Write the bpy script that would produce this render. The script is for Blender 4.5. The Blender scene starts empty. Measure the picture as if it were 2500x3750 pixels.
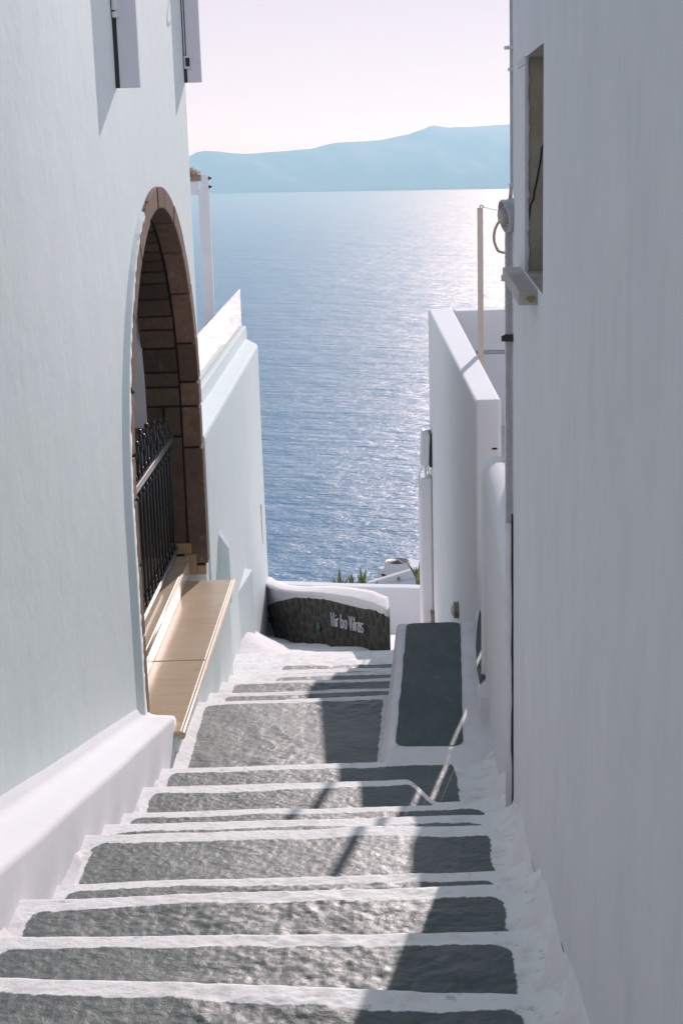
import bpy, bmesh, math, random
import numpy as np
from mathutils import Vector, Matrix

random.seed(7)
scene = bpy.context.scene
COL = scene.collection
rad = math.radians

# ------------------------------------------------------------------ camera
cam_data = bpy.data.cameras.new("camera")
cam = bpy.data.objects.new("camera", cam_data)
COL.objects.link(cam)
cam_data.sensor_fit = 'VERTICAL'
cam_data.sensor_height = 36.0
cam_data.lens = 53.57
cam_data.clip_start = 0.05
cam_data.clip_end = 60000
_fw = Vector((0, math.cos(rad(13.7)), -math.sin(rad(13.7))))
_r0 = Vector((1, 0, 0)); _u0 = _r0.cross(_fw)
_c, _s = math.cos(rad(1.6)), math.sin(rad(1.6))
_R = _r0 * _c - _u0 * _s; _U = _r0 * _s + _u0 * _c
cam.matrix_world = Matrix(((_R.x, _U.x, -_fw.x, 0), (_R.y, _U.y, -_fw.y, 0), (_R.z, _U.z, -_fw.z, 0), (0, 0, 0, 1)))
scene.camera = cam

# ------------------------------------------------------------------ light
SUN_AZ, SUN_EL = rad(14.0), rad(22.2)          # azimuth measured from +Y towards +X
world = bpy.data.worlds.new("World"); scene.world = world
world.use_nodes = True
wn = world.node_tree; wn.nodes.clear()
w_out = wn.nodes.new("ShaderNodeOutputWorld"); w_bg = wn.nodes.new("ShaderNodeBackground")
w_sky = wn.nodes.new("ShaderNodeTexSky"); w_sky.sky_type = 'NISHITA'
w_sky.sun_disc = False; w_sky.sun_elevation = SUN_EL; w_sky.sun_rotation = SUN_AZ
w_sky.air_density = 0.5; w_sky.dust_density = 0.05; w_sky.ozone_density = 1.0; w_sky.altitude = 100
# veil of sea haze over the whole sky, thickest towards the horizon all round
w_mul = wn.nodes.new("ShaderNodeMix"); w_mul.data_type = 'RGBA'; w_mul.blend_type = 'MIX'
w_mul.inputs[0].default_value = 0.80
w_tc = wn.nodes.new("ShaderNodeTexCoord"); w_sep = wn.nodes.new("ShaderNodeSeparateXYZ")
w_rp = wn.nodes.new("ShaderNodeValToRGB")
w_rp.color_ramp.elements[0].position = 0.06; w_rp.color_ramp.elements[0].color = (1.05, 0.90, 0.94, 1)
w_rp.color_ramp.elements[1].position = 0.75; w_rp.color_ramp.elements[1].color = (0.31, 0.44, 0.60, 1)
w_sc = wn.nodes.new("ShaderNodeMix"); w_sc.data_type = 'RGBA'; w_sc.blend_type = 'MULTIPLY'; w_sc.inputs[0].default_value = 1.0
w_sc.inputs[7].default_value = (10, 10, 10, 1)
wn.links.new(w_tc.outputs['Generated'], w_sep.inputs[0]); wn.links.new(w_sep.outputs[2], w_rp.inputs[0])
wn.links.new(w_rp.outputs[0], w_sc.inputs[6]); wn.links.new(w_sc.outputs[2], w_mul.inputs[7])
wn.links.new(w_sky.outputs[0], w_mul.inputs[6]); wn.links.new(w_mul.outputs[2], w_bg.inputs[0])
w_bg.inputs[1].default_value = 0.10
wn.links.new(w_bg.outputs[0], w_out.inputs[0])

sun_data = bpy.data.lights.new("sun", 'SUN'); sun_data.energy = 4.3; sun_data.angle = rad(0.5)
sun_data.color = (1.0, 0.88, 0.87)
sun = bpy.data.objects.new("sun", sun_data); COL.objects.link(sun)
_sd = Vector((math.sin(SUN_AZ) * math.cos(SUN_EL), math.cos(SUN_AZ) * math.cos(SUN_EL), math.sin(SUN_EL)))
sun.rotation_euler = _sd.to_track_quat('Z', 'Y').to_euler()

vs = scene.view_settings
vs.view_transform = 'Standard'; vs.look = 'None'; vs.exposure = -0.10; vs.gamma = 1.0
vs.use_curve_mapping = False
scene.cycles.use_denoising = True
scene.cycles.max_bounces = 8; scene.cycles.diffuse_bounces = 4
scene.cycles.volume_bounces = 0

# ------------------------------------------------------------------ noise
def _hash(ix, iy, iz, seed):
    h = (ix.astype(np.int64) * 374761393 + iy.astype(np.int64) * 668265263 + iz.astype(np.int64) * 2147483647 + seed * 974634777) & 0xffffffff
    h = ((h ^ (h >> 13)) * 1274126177) & 0xffffffff
    h = ((h ^ (h >> 16)) * 2246822519) & 0xffffffff
    return ((h ^ (h >> 15)) & 0xffff) / 65535.0

def vnoise(x, y, seed=0):
    x = np.asarray(x, float); y = np.asarray(y, float)
    x, y = np.broadcast_arrays(x, y)
    ix = np.floor(x); iy = np.floor(y); fx = x - ix; fy = y - iy
    fx = fx * fx * fx * (fx * (fx * 6 - 15) + 10); fy = fy * fy * fy * (fy * (fy * 6 - 15) + 10)
    z = np.zeros_like(ix)
    a = _hash(ix, iy, z, seed); b = _hash(ix + 1, iy, z, seed); c = _hash(ix, iy + 1, z, seed); d = _hash(ix + 1, iy + 1, z, seed)
    return (a * (1 - fx) + b * fx) * (1 - fy) + (c * (1 - fx) + d * fx) * fy - 0.5

def fbm(x, y, octaves=4, seed=0, gain=0.5):
    t = 0; a = 1.0
    for o in range(octaves):
        t = t + a * vnoise(np.asarray(x) * 2 ** o + 13.7 * o, np.asarray(y) * 2 ** o - 7.3 * o, seed + o)
        a *= gain
    return t

def sstep(a, b, x):
    t = np.clip((np.asarray(x, float) - a) / (b - a), 0, 1)
    return t * t * (3 - 2 * t)

# ------------------------------------------------------------------ object helpers
def link(o, parent=None):
    COL.objects.link(o)
    if parent is not None:
        o.parent = parent
        o.matrix_parent_inverse = Matrix.Translation(-parent.location)
    return o

ORIGIN_SCALE = 1.0            # vertex scale about the origin, where the camera stands
def mesh(name, verts, faces, mat, parent=None, smooth=False, bevel=0.0, segs=2):
    me = bpy.data.meshes.new(name)
    me.from_pydata([(float(v[0]) * ORIGIN_SCALE, float(v[1]) * ORIGIN_SCALE, float(v[2]) * ORIGIN_SCALE) for v in verts], [], [tuple(map(int, f)) for f in faces])
    me.validate(); me.update()
    if smooth:
        me.shade_smooth()
    if mat is not None:
        me.materials.append(mat)
    o = bpy.data.objects.new(name, me)
    link(o, parent)
    if bevel:
        m = o.modifiers.new("bevel", 'BEVEL'); m.width = bevel; m.segments = segs; m.limit_method = 'ANGLE'
        m.angle_limit = rad(40)
    return o

class MB:
    """collects shapes into one mesh"""
    def __init__(self):
        self.v = []; self.f = []
    def add(self, vs, fs):
        n = len(self.v); self.v += [tuple(p) for p in vs]; self.f += [tuple(i + n for i in f) for f in fs]
        return self
    def hexa(self, p):     # 8 points: bottom 4 (ccw from above), top 4
        return self.add(p, [(3, 2, 1, 0), (4, 5, 6, 7), (0, 1, 5, 4), (1, 2, 6, 5), (2, 3, 7, 6), (3, 0, 4, 7)])
    def box(self, x0, x1, y0, y1, z0, z1):
        return self.hexa([(x0, y0, z0), (x1, y0, z0), (x1, y1, z0), (x0, y1, z0), (x0, y0, z1), (x1, y0, z1), (x1, y1, z1), (x0, y1, z1)])
    def prism(self, poly, z0, z1):   # poly ccw in xy
        n = len(poly)
        vs = [(x, y, z0) for x, y in poly] + [(x, y, z1) for x, y in poly]
        fs = [tuple(range(n - 1, -1, -1)), tuple(range(n, 2 * n))] + [(i, (i + 1) % n, n + (i + 1) % n, n + i) for i in range(n)]
        return self.add(vs, fs)
    def tube(self, pts, r, n=10, caps=True):
        pts = [Vector(p) for p in pts]
        rr = r if isinstance(r, (list, tuple)) else [r] * len(pts)
        base = len(self.v)
        t0 = (pts[1] - pts[0]).normalized()
        up = Vector((0, 0, 1)) if abs(t0.z) < 0.9 else Vector((1, 0, 0))
        nrm = t0.cross(up).normalized()
        for i, p in enumerate(pts):
            t = (pts[min(i + 1, len(pts) - 1)] - pts[max(i - 1, 0)])
            if t.length < 1e-9: t = t0
            t.normalize()
            nrm = (nrm - t * nrm.dot(t)).normalized(); b = t.cross(nrm)
            for k in range(n):
                a = 2 * math.pi * k / n
                self.v.append(tuple(p + (nrm * math.cos(a) + b * math.sin(a)) * rr[i]))
        for i in range(len(pts) - 1):
            for k in range(n):
                a = base + i * n + k; b2 = base + i * n + (k + 1) % n
                self.f.append((a, b2, b2 + n, a + n))
        if caps:
            self.f.append(tuple(base + k for k in range(n - 1, -1, -1)))
            self.f.append(tuple(base + (len(pts) - 1) * n + k for k in range(n)))
        return self
    def build(self, name, mat, parent=None, smooth=False, bevel=0.0, segs=2):
        return mesh(name, self.v, self.f, mat, parent, smooth, bevel, segs)

def tag(o, label=None, cat=None, group=None, kind=None):
    if label: o["label"] = label
    if cat: o["category"] = cat
    if group: o["group"] = group
    if kind: o["kind"] = kind
    return o

def thing(name, loc, label=None, cat=None, group=None, kind=None):
    o = bpy.data.objects.new(name, None); o.empty_display_size = 0.2
    o.location = loc
    COL.objects.link(o)
    return tag(o, label, cat, group, kind)

# ------------------------------------------------------------------ materials
class NT:
    def __init__(self, name):
        self.m = bpy.data.materials.new(name); self.m.use_nodes = True
        self.t = self.m.node_tree; self.t.nodes.clear()
        self.out = self.t.nodes.new("ShaderNodeOutputMaterial")
    def n(self, kind, **kw):
        nd = self.t.nodes.new(kind)
        for k, v in kw.items(): setattr(nd, k, v)
        return nd
    def l(self, a, b): self.t.links.new(a, b)
    def coord(self, scale=(1, 1, 1), rot=(0, 0, 0)):
        c = self.n("ShaderNodeTexCoord"); mp = self.n("ShaderNodeMapping")
        mp.inputs['Scale'].default_value = scale; mp.inputs['Rotation'].default_value = rot
        self.l(c.outputs['Object'], mp.inputs[0]); return mp.outputs[0]
    def noise(self, co, scale, detail=4, rough=0.55):
        nd = self.n("ShaderNodeTexNoise"); nd.inputs['Scale'].default_value = scale
        nd.inputs['Detail'].default_value = detail; nd.inputs['Roughness'].default_value = rough
        if co is not None: self.l(co, nd.inputs['Vector'])
        return nd.outputs[0]
    def ramp(self, f, stops, interp='LINEAR'):
        r = self.n("ShaderNodeValToRGB"); r.color_ramp.interpolation = interp
        e = r.color_ramp.elements
        while len(e) < len(stops): e.new(0.5)
        for i, (p, c) in enumerate(stops):
            e[i].position = p; e[i].color = c if len(c) == 4 else (*c, 1)
        self.l(f, r.inputs[0]); return r.outputs[0]
    def mix(self, f, a, b, mode='MIX'):
        m = self.n("ShaderNodeMix"); m.data_type = 'RGBA'; m.blend_type = mode
        for s, v in ((m.inputs[0], f), (m.inputs[6], a), (m.inputs[7], b)):
            if hasattr(v, 'is_linked') or hasattr(v, 'links'): self.l(v, s)
            elif isinstance(v, (int, float)): s.default_value = v
            else: s.default_value = v if len(v) == 4 else (*v, 1)
        return m.outputs[2]
    def math(self, op, a, b=None, c=None):
        m = self.n("ShaderNodeMath", operation=op)
        for i, v in enumerate((a, b, c)):
            if v is None: continue
            if isinstance(v, (int, float)): m.inputs[i].default_value = v
            else: self.l(v, m.inputs[i])
        return m.outputs[0]
    def bump(self, h, strength, dist, prev=None):
        b = self.n("ShaderNodeBump"); b.inputs['Strength'].default_value = strength; b.inputs['Distance'].default_value = dist
        self.l(h, b.inputs['Height'])
        if prev is not None: self.l(prev, b.inputs['Normal'])
        return b.outputs[0]
    def principled(self, color, rough=0.8, normal=None, spec=0.5, **kw):
        p = self.n("ShaderNodeBsdfPrincipled")
        if isinstance(color, tuple): p.inputs['Base Color'].default_value = color if len(color) == 4 else (*color, 1)
        else: self.l(color, p.inputs['Base Color'])
        if isinstance(rough, (int, float)): p.inputs['Roughness'].default_value = rough
        else: self.l(rough, p.inputs['Roughness'])
        p.inputs['Specular IOR Level'].default_value = spec
        for k, v in kw.items(): p.inputs[k].default_value = v
        if normal is not None: self.l(normal, p.inputs['Normal'])
        self.l(p.outputs[0], self.out.inputs[0]); return p

def plaster(name, a=(0.755, 0.845, 0.83), b=(0.64, 0.75, 0.765), streak=(4, 4, 0.9), amt=(0.48, 0.9), bump=0.5, stain=None, spot=0.3, scuff=0.3, cloudy=0.16):
    k = NT(name)
    warp = k.noise(k.coord((1, 1, 0.4)), 3.0, 3)
    st = k.noise(k.mix(0.06, k.coord(streak), warp, 'ADD'), 2.0, 7, 0.68)
    big = k.noise(k.coord((1, 1, 0.7)), 1.1, 4, 0.6)
    f = k.math('MULTIPLY', k.ramp(st, [(amt[0], (0, 0, 0)), (amt[1], (1, 1, 1))]), k.ramp(big, [(0.35, (0.1,) * 3), (0.68, (1, 1, 1))]))
    col = k.mix(f, a, b)
    sp = k.noise(k.coord((1, 1, 0.5)), 30, 3)
    spots = k.ramp(sp, [(0.74, (0, 0, 0)), (0.80, (1, 1, 1))])
    col = k.mix(k.math('MULTIPLY', k.math('MULTIPLY', spots, spot), k.ramp(big, [(0.45, (0,) * 3), (0.7, (1, 1, 1))])), col, (0.42, 0.43, 0.42))
    if stain:
        sn = k.noise(k.coord((3, 3, 1.2)), 2.4, 6, 0.7)
        col = k.mix(k.math('MULTIPLY', k.ramp(sn, [(0.5, (0, 0, 0)), (0.78, (1, 1, 1))]), stain[0]), col, stain[1])
    sc = k.ramp(k.noise(k.coord((16, 16, 2.2)), 1.6, 4, 0.6), [(0.66, (0, 0, 0)), (0.74, (1, 1, 1))])
    col = k.mix(k.math('MULTIPLY', k.math('MULTIPLY', sc, k.ramp(warp, [(0.45, (0,) * 3), (0.62, (1, 1, 1))])), scuff), col, (0.50, 0.46, 0.48))
    cloud = k.noise(k.coord(), 2.3, 6, 0.7)
    col = k.mix(k.ramp(cloud, [(0.3, (0.0,) * 3), (0.75, (cloudy,) * 3)]), col, (0.52, 0.56, 0.60))
    trowel = k.noise(k.mix(0.25, k.coord((1, 1, 1.6)), warp, 'ADD'), 9, 3, 0.45)
    n1 = k.noise(k.coord(), 4, 4, 0.5); n2 = k.noise(k.coord((1, 1, 0.6)), 60, 4, 0.65)
    nb = k.bump(n1, 0.30 * bump, 0.03); nb = k.bump(trowel, 0.30 * bump, 0.012, nb); nb = k.bump(n2, 0.45 * bump, 0.004, nb)
    k.principled(col, 0.85, nb, 0.3)
    return k.m

M = {}
M['plaster'] = plaster('white_plaster')
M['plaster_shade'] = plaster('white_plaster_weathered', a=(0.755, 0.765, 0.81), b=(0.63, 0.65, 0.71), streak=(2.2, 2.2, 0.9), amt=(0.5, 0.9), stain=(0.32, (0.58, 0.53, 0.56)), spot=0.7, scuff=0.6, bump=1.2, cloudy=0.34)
M['plaster_rough'] = plaster('white_limewash', a=(0.80, 0.775, 0.79), b=(0.68, 0.66, 0.68), streak=(4, 4, 4), bump=1.2, stain=(0.4, (0.52, 0.45, 0.43)))
M['plaster_fine'] = plaster('white_render', a=(0.77, 0.78, 0.80), b=(0.69, 0.71, 0.74), streak=(6, 6, 0.6), bump=0.3, stain=(0.12, (0.62, 0.55, 0.56)))

def simple(name, a, b=None, scale=8, rough=0.6, bump=0.0, bscale=40, spec=0.5, detail=4, stretch=(1, 1, 1), **kw):
    k = NT(name)
    if b is None: b = tuple(c * 0.75 for c in a)
    f = k.ramp(k.noise(k.coord(stretch), scale, detail, 0.6), [(0.32, (0, 0, 0)), (0.7, (1, 1, 1))])
    col = k.mix(f, a, b)
    nb = None
    if bump: nb = k.bump(k.noise(k.coord(), bscale, 4, 0.6), bump, 0.005)
    k.principled(col, rough, nb, spec, **kw)
    return k.m

def stone_mat(name, a, b, smear):
    k = NT(name)
    oi = k.n("ShaderNodeObjectInfo")
    f = k.ramp(k.noise(k.coord(), 26, 5, 0.65), [(0.3, (0, 0, 0)), (0.7, (1, 1, 1))])
    col = k.mix(f, a, b)
    v = k.ramp(oi.outputs['Random'], [(0.0, (0.70, 0.72, 0.74)), (0.5, (1.0, 1.0, 1.0)), (1.0, (1.28, 1.20, 1.12))])
    col = k.mix(1.0, col, v, 'MULTIPLY')
    n = k.noise(k.coord((1, 1, 0.7)), 7, 7, 0.72)
    col = k.mix(k.math('MULTIPLY', k.ramp(n, [(0.60, (0, 0, 0)), (0.68, (1, 1, 1))]), smear), col, (0.46, 0.44, 0.42))
    d = k.noise(k.coord(), 3.5, 4, 0.6)
    col = k.mix(k.ramp(d, [(0.4, (0,) * 3), (0.75, (0.5,) * 3)]), col, (0.075, 0.062, 0.05))
    nb = k.bump(k.noise(k.coord(), 22, 5, 0.65), 0.8, 0.008); nb = k.bump(k.noise(k.coord(), 130, 3, 0.6), 0.6, 0.003, nb)
    k.principled(col, 0.88, nb, 0.3)
    return k.m
M['brick'] = stone_mat('red_stone_weathered', (0.250, 0.165, 0.118), (0.165, 0.105, 0.072), 0.55)
M['brick_b'] = stone_mat('red_stone_pale_weathered', (0.270, 0.185, 0.138), (0.19, 0.125, 0.088), 0.7)
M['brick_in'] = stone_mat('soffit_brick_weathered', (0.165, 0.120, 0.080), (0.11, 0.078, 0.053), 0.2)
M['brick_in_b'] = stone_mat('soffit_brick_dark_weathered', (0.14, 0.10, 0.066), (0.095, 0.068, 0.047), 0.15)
M['mortar'] = simple('dark_mortar', (0.035, 0.03, 0.027), None, 20, 0.95, 0.5)
M['iron'] = simple('black_iron', (0.016, 0.02, 0.018), (0.03, 0.032, 0.03), 25, 0.35, 0.2, 90)
M['white_paint'] = simple('white_metal_paint', (0.74, 0.75, 0.77), (0.66, 0.67, 0.70), 5, 0.5, 0.1)
M['grey_frame'] = simple('galvanised_frame', (0.15, 0.165, 0.165), (0.09, 0.10, 0.10), 14, 0.35, 0.1, spec=0.6)
M['shutter'] = simple('lilac_white_shutter', (0.70, 0.70, 0.76), (0.64, 0.64, 0.70), 4, 0.55, 0.1)
M['wood_pale'] = simple('pale_pergola_wood', (0.33, 0.28, 0.21), (0.22, 0.185, 0.13), 12, 0.7, 0.3, 60, stretch=(1, 8, 1))
M['brown_wood'] = simple('brown_wood', (0.25, 0.15, 0.10), None, 12, 0.6)
M['black'] = simple('black_gap_shade', (0.02, 0.024, 0.022), None, 10, 0.4)
M['brass'] = simple('tarnished_brass', (0.30, 0.26, 0.20), (0.20, 0.17, 0.13), 20, 0.35, 0.1, Metallic=0.7)
M['lamp_glass'] = simple('lamp_lens', (0.55, 0.52, 0.48), None, 10, 0.15)
M['pipe'] = simple('grey_conduit', (0.52, 0.53, 0.56), (0.42, 0.43, 0.46), 20, 0.5, 0.1)
M['pipe_white'] = simple('painted_pipe', (0.74, 0.74, 0.78), (0.62, 0.62, 0.68), 9, 0.6, 0.2)
M['post_wood'] = simple('cream_post', (0.62, 0.55, 0.46), (0.54, 0.47, 0.38), 14, 0.65, 0.2, stretch=(1, 1, 0.1))
M['steel'] = simple('steel_tube', (0.35, 0.40, 0.48), None, 10, 0.25, Metallic=0.8)
M['cement'] = simple('bare_cement', (0.47, 0.43, 0.38), (0.36, 0.325, 0.285), 9, 0.95, 1.0, 50, 0.2, detail=6)
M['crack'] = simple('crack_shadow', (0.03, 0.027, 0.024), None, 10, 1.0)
M['sill'] = simple('sill_stone', (0.52, 0.48, 0.47), (0.40, 0.37, 0.36), 16, 0.8, 0.4, 60)
M['letter'] = simple('white_letter', (0.62, 0.62, 0.66), None, 5, 0.5)
M['green_glass'] = simple('green_glass', (0.04, 0.13, 0.10), None, 8, 0.15)
M['aloe'] = simple('aloe_leaf', (0.10, 0.17, 0.06), (0.20, 0.20, 0.07), 6, 0.5, 0.1, Subsurface_Weight=0.0) if False else simple('aloe_leaf', (0.09, 0.16, 0.06), (0.19, 0.20, 0.08), 9, 0.5)
M['grille'] = simple('grille_steel', (0.22, 0.20, 0.19), None, 10, 0.45, Metallic=0.3)
M['rust'] = simple('rust_stain', (0.35, 0.28, 0.14), (0.22, 0.17, 0.09), 30, 0.9)
M['rock'] = simple('hillside_rock', (0.14, 0.12, 0.10), (0.22, 0.19, 0.15), 0.06, 0.95, 0.6, 0.5)
M['terrace_floor'] = simple('terrace_tiles', (0.62, 0.60, 0.57), (0.55, 0.53, 0.5), 3, 0.7, 0.2)

def mk_marble():
    k = NT('cream_marble')
    c1 = k.noise(k.coord((1, 6, 1), (0, 0, rad(78))), 3.0, 8, 0.65)
    col = k.ramp(c1, [(0.30, (0.60, 0.48, 0.35)), (0.5, (0.56, 0.43, 0.29)), (0.72, (0.48, 0.33, 0.19))])
    big = k.noise(k.coord(), 1.3, 3)
    col = k.mix(k.ramp(big, [(0.35, (0.0,) * 3), (0.7, (0.7,) * 3)]), col, (0.62, 0.50, 0.36))
    vein = k.n("ShaderNodeTexVoronoi"); vein.feature = 'DISTANCE_TO_EDGE'; vein.inputs['Scale'].default_value = 4.0
    dist = k.noise(k.coord(), 6, 4)
    mp = k.n("ShaderNodeMapping"); k.l(k.mix(0.35, k.coord(), dist), mp.inputs[0]); k.l(mp.outputs[0], vein.inputs['Vector'])
    vf = k.ramp(vein.outputs[0], [(0.0, (1, 1, 1)), (0.012, (0, 0, 0))])
    col = k.mix(k.math('MULTIPLY', vf, 0.35), col, (0.40, 0.24, 0.12))
    k.principled(col, 0.32, k.bump(c1, 0.03, 0.002), 0.5)
    return k.m
M['marble'] = mk_marble()
M['tan_tile'] = simple('tan_tile', (0.46, 0.31, 0.16), (0.38, 0.25, 0.13), 9, 0.5, 0.1)

def mk_stair():
    k = NT('painted_step_concrete')
    at = k.n("ShaderNodeAttribute"); at.attribute_name = 'paint'
    wob = k.noise(k.coord(), 30, 4, 0.65)
    d = k.math('ADD', at.outputs['Fac'], k.math('ADD', k.math('MULTIPLY', k.math('SUBTRACT', wob, 0.5), 0.026), k.math('MULTIPLY', k.math('SUBTRACT', k.noise(k.coord(), 7, 3, 0.5), 0.5), 0.030)))
    f = k.ramp(k.math('ADD', k.math('MULTIPLY', d, 60.0), 0.5), [(0.35, (0, 0, 0)), (0.65, (1, 1, 1))])
    n1 = k.noise(k.coord(), 2.2, 5, 0.6); n2 = k.noise(k.coord((1, 2.4, 1)), 16, 5, 0.7)
    grey = k.mix(k.ramp(n1, [(0.35, (0, 0, 0)), (0.68, (1, 1, 1))]), (0.036, 0.061, 0.057), (0.066, 0.092, 0.089))
    # foot-worn paint: pale dusty film where the step is rough and most walked on
    wat = k.n("ShaderNodeAttribute"); wat.attribute_name = 'wear'
    wf = k.math('MULTIPLY', wat.outputs['Fac'], k.ramp(n2, [(0.42, (0, 0, 0)), (0.66, (1, 1, 1))]))
    grey = k.mix(k.math('MULTIPLY', wf, 0.75), grey, (0.20, 0.215, 0.22))
    wn2 = k.noise(k.coord(), 12, 5, 0.6)
    white = k.mix(k.ramp(wn2, [(0.5, (0, 0, 0)), (0.8, (1, 1, 1))]), (0.80, 0.805, 0.80), (0.58, 0.55, 0.55))
    chip = k.ramp(k.noise(k.coord((1, 1.6, 1)), 19, 6, 0.72), [(0.60, (0, 0, 0)), (0.66, (1, 1, 1))])
    white = k.mix(k.math('MULTIPLY', chip, 0.55), white, (0.30, 0.30, 0.31))
    splash = k.ramp(k.noise(k.coord(), 23, 6, 0.75), [(0.67, (0, 0, 0)), (0.72, (1, 1, 1))])
    grey = k.mix(k.math('MULTIPLY', splash, 0.35), grey, (0.40, 0.41, 0.41))
    col = k.mix(f, white, grey)
    rough = k.mix(f, (0.7,) * 3, k.ramp(n2, [(0.3, (0.42,) * 3), (0.7, (0.58,) * 3)]))
    fine = k.noise(k.coord(), 85, 5, 0.7); med = k.noise(k.coord((1, 1.3, 1)), 28, 4, 0.6)
    b = k.bump(med, 0.22, 0.012); b = k.bump(fine, 0.42, 0.005, b)
    k.principled(col, rough, b, 0.7)
    return k.m
M['stair'] = mk_stair()

def mk_pad():
    k = NT('teal_grey_floor_paint')
    n1 = k.noise(k.coord((1, 0.6, 1)), 5, 6, 0.65); n2 = k.noise(k.coord(), 70, 4, 0.65); n3 = k.noise(k.coord((2.5, 1, 1)), 9, 5, 0.7)
    col = k.mix(k.ramp(n1, [(0.35, (0, 0, 0)), (0.7, (1, 1, 1))]), (0.024, 0.056, 0.050), (0.048, 0.086, 0.079))
    col = k.mix(k.math('MULTIPLY', k.ramp(n3, [(0.55, (0, 0, 0)), (0.75, (1, 1, 1))]), 0.5), col, (0.13, 0.155, 0.16))
    col = k.mix(k.math('MULTIPLY', k.ramp(n2, [(0.6, (0, 0, 0)), (0.75, (1, 1, 1))]), 0.35), col, (0.18, 0.2, 0.2))
    k.principled(col, 0.6, k.bump(n2, 0.8, 0.005, k.bump(n1, 0.4, 0.02)), 0.4)
    return k.m
M['pad'] = mk_pad()

def mk_stone(i):
    tints = [((0.030, 0.030, 0.024), (0.055, 0.052, 0.042)), ((0.040, 0.030, 0.024), (0.065, 0.050, 0.040)), ((0.026, 0.032, 0.026), (0.05, 0.058, 0.046)), ((0.05, 0.046, 0.042), (0.085, 0.08, 0.07))]
    return simple('lava_stone_%s' % 'abcd'[i], tints[i][0], tints[i][1], 14, 0.9, 1.0, 40, 0.3)
STONES = [mk_stone(i) for i in range(4)]
M['sign_mortar'] = simple('lava_wall_mortar', (0.075, 0.078, 0.068), (0.05, 0.052, 0.045), 16, 0.95, 0.6)

def mk_glass():
    k = NT('clear_glass')
    p = k.principled((0.93, 0.98, 0.97), 0.02, None, 0.5)
    p.inputs['Transmission Weight'].default_value = 1.0; p.inputs['IOR'].default_value = 1.5
    return k.m
M['glass'] = mk_glass()

def mk_sea():
    k = NT('sea_water')
    co = k.coord((1, 1, 1), (0, 0, rad(9)))
    mpa = k.n("ShaderNodeMapping"); mpa.inputs['Scale'].default_value = (0.42, 1.0, 1); k.l(co, mpa.inputs[0])
    a = k.noise(mpa.outputs[0], 0.045, 3, 0.55); b = k.noise(mpa.outputs[0], 0.14, 4, 0.6); c = k.noise(mpa.outputs[0], 0.55, 3, 0.6); big = k.noise(mpa.outputs[0], 0.0035, 3, 0.5)
    far = k.noise(mpa.outputs[0], 0.013, 4, 0.6)
    nb = k.bump(far, 1.0, 7.0)
    nb = k.bump(a, 1.0, 3.4, nb)
    nb = k.bump(b, 1.0, 1.8, nb)
    nb = k.bump(c, 1.0, 0.7, nb)
    col = k.mix(k.ramp(big, [(0.35, (0, 0, 0)), (0.65, (1, 1, 1))]), (0.004, 0.135, 0.290), (0.007, 0.152, 0.315))
    wind = k.noise(mpa.outputs[0], 0.009, 5, 0.65)
    p = k.principled(col, k.ramp(wind, [(0.32, (0.38,) * 3), (0.68, (0.45,) * 3)]), nb, 0.5, IOR=1.33)
    return k.m
M['sea'] = mk_sea()

def mk_island():
    k = NT('island_slopes')
    n = k.noise(k.coord((1, 1, 2)), 0.004, 6, 0.6)
    k.principled(k.ramp(n, [(0.35, (0.07, 0.075, 0.06)), (0.7, (0.14, 0.12, 0.10))]), 0.95, None, 0.2)
    return k.m
M['island'] = mk_island()

# ================================================================== SETTING: sea, island, hillside, haze
SEA = -200.0
sea = mesh('sea', [(-14000, -900, SEA), (14000, -900, SEA), (14000, 15000, SEA), (-14000, 15000, SEA)], [(0, 1, 2, 3)], M['sea'])
tag(sea, kind='structure')

ridge = [(-4200, -60), (-2600, -90), (-1500, -150), (-900, -130), (-700, -95), (-640, -60), (-613, -47), (-587, -33), (-549, -27), (-493, -32), (-418, -42), (-352, -45), (-228, -40), (-77, -31), (-20, -16), (18, -9), (113, -7), (207, -4), (340, 19), (406, 40), (438, 54), (472, 48), (510, 41), (604, 42), (755, 48), (1000, 30), (1500, 45), (2300, 20), (3500, -10), (4800, -110)]
rx = np.array([p[0] for p in ridge], float); rz = np.array([p[1] for p in ridge], float)
gx = np.linspace(-4600, 4800, 420); tt = np.concatenate([np.linspace(0, 1, 28), np.linspace(1.06, 2, 12)])
V = []
for t in tt:
    shore = 6330 - 0.42 * gx + 60 * fbm(gx / 500, gx * 0, 3, 5)
    top = 6800.0
    if t <= 1:
        y = shore + (top - shore) * t
        prof = 0.55 * t + 0.45 * t ** 0.6
        h = SEA - 2 + (np.interp(gx, rx, rz) - SEA + 2) * prof
        er = fbm(gx / 90 + t * 1.3, t * 2.0 + gx * 0, 4, 3) * 34 * math.sin(math.pi * min(t, 1))
        h = h + er
        if t == 1: h = h + fbm(gx / 30, gx * 0, 3, 8) * 2.0
    else:
        y = top + (t - 1) * 1400 + 0 * gx
        h = SEA - 2 + (np.interp(gx, rx, rz) - SEA + 2) * (1 - (t - 1) ** 1.5)
    for i in range(len(gx)): V.append((gx[i], float(y[i]), float(h[i])))
nx = len(gx)
Fc = [(r * nx + i, r * nx + i + 1, (r + 1) * nx + i + 1, (r + 1) * nx + i) for r in range(len(tt) - 1) for i in range(nx - 1)]
isl = mesh('island', V, Fc, M['island'], smooth=True); tag(isl, kind='structure')

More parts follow.
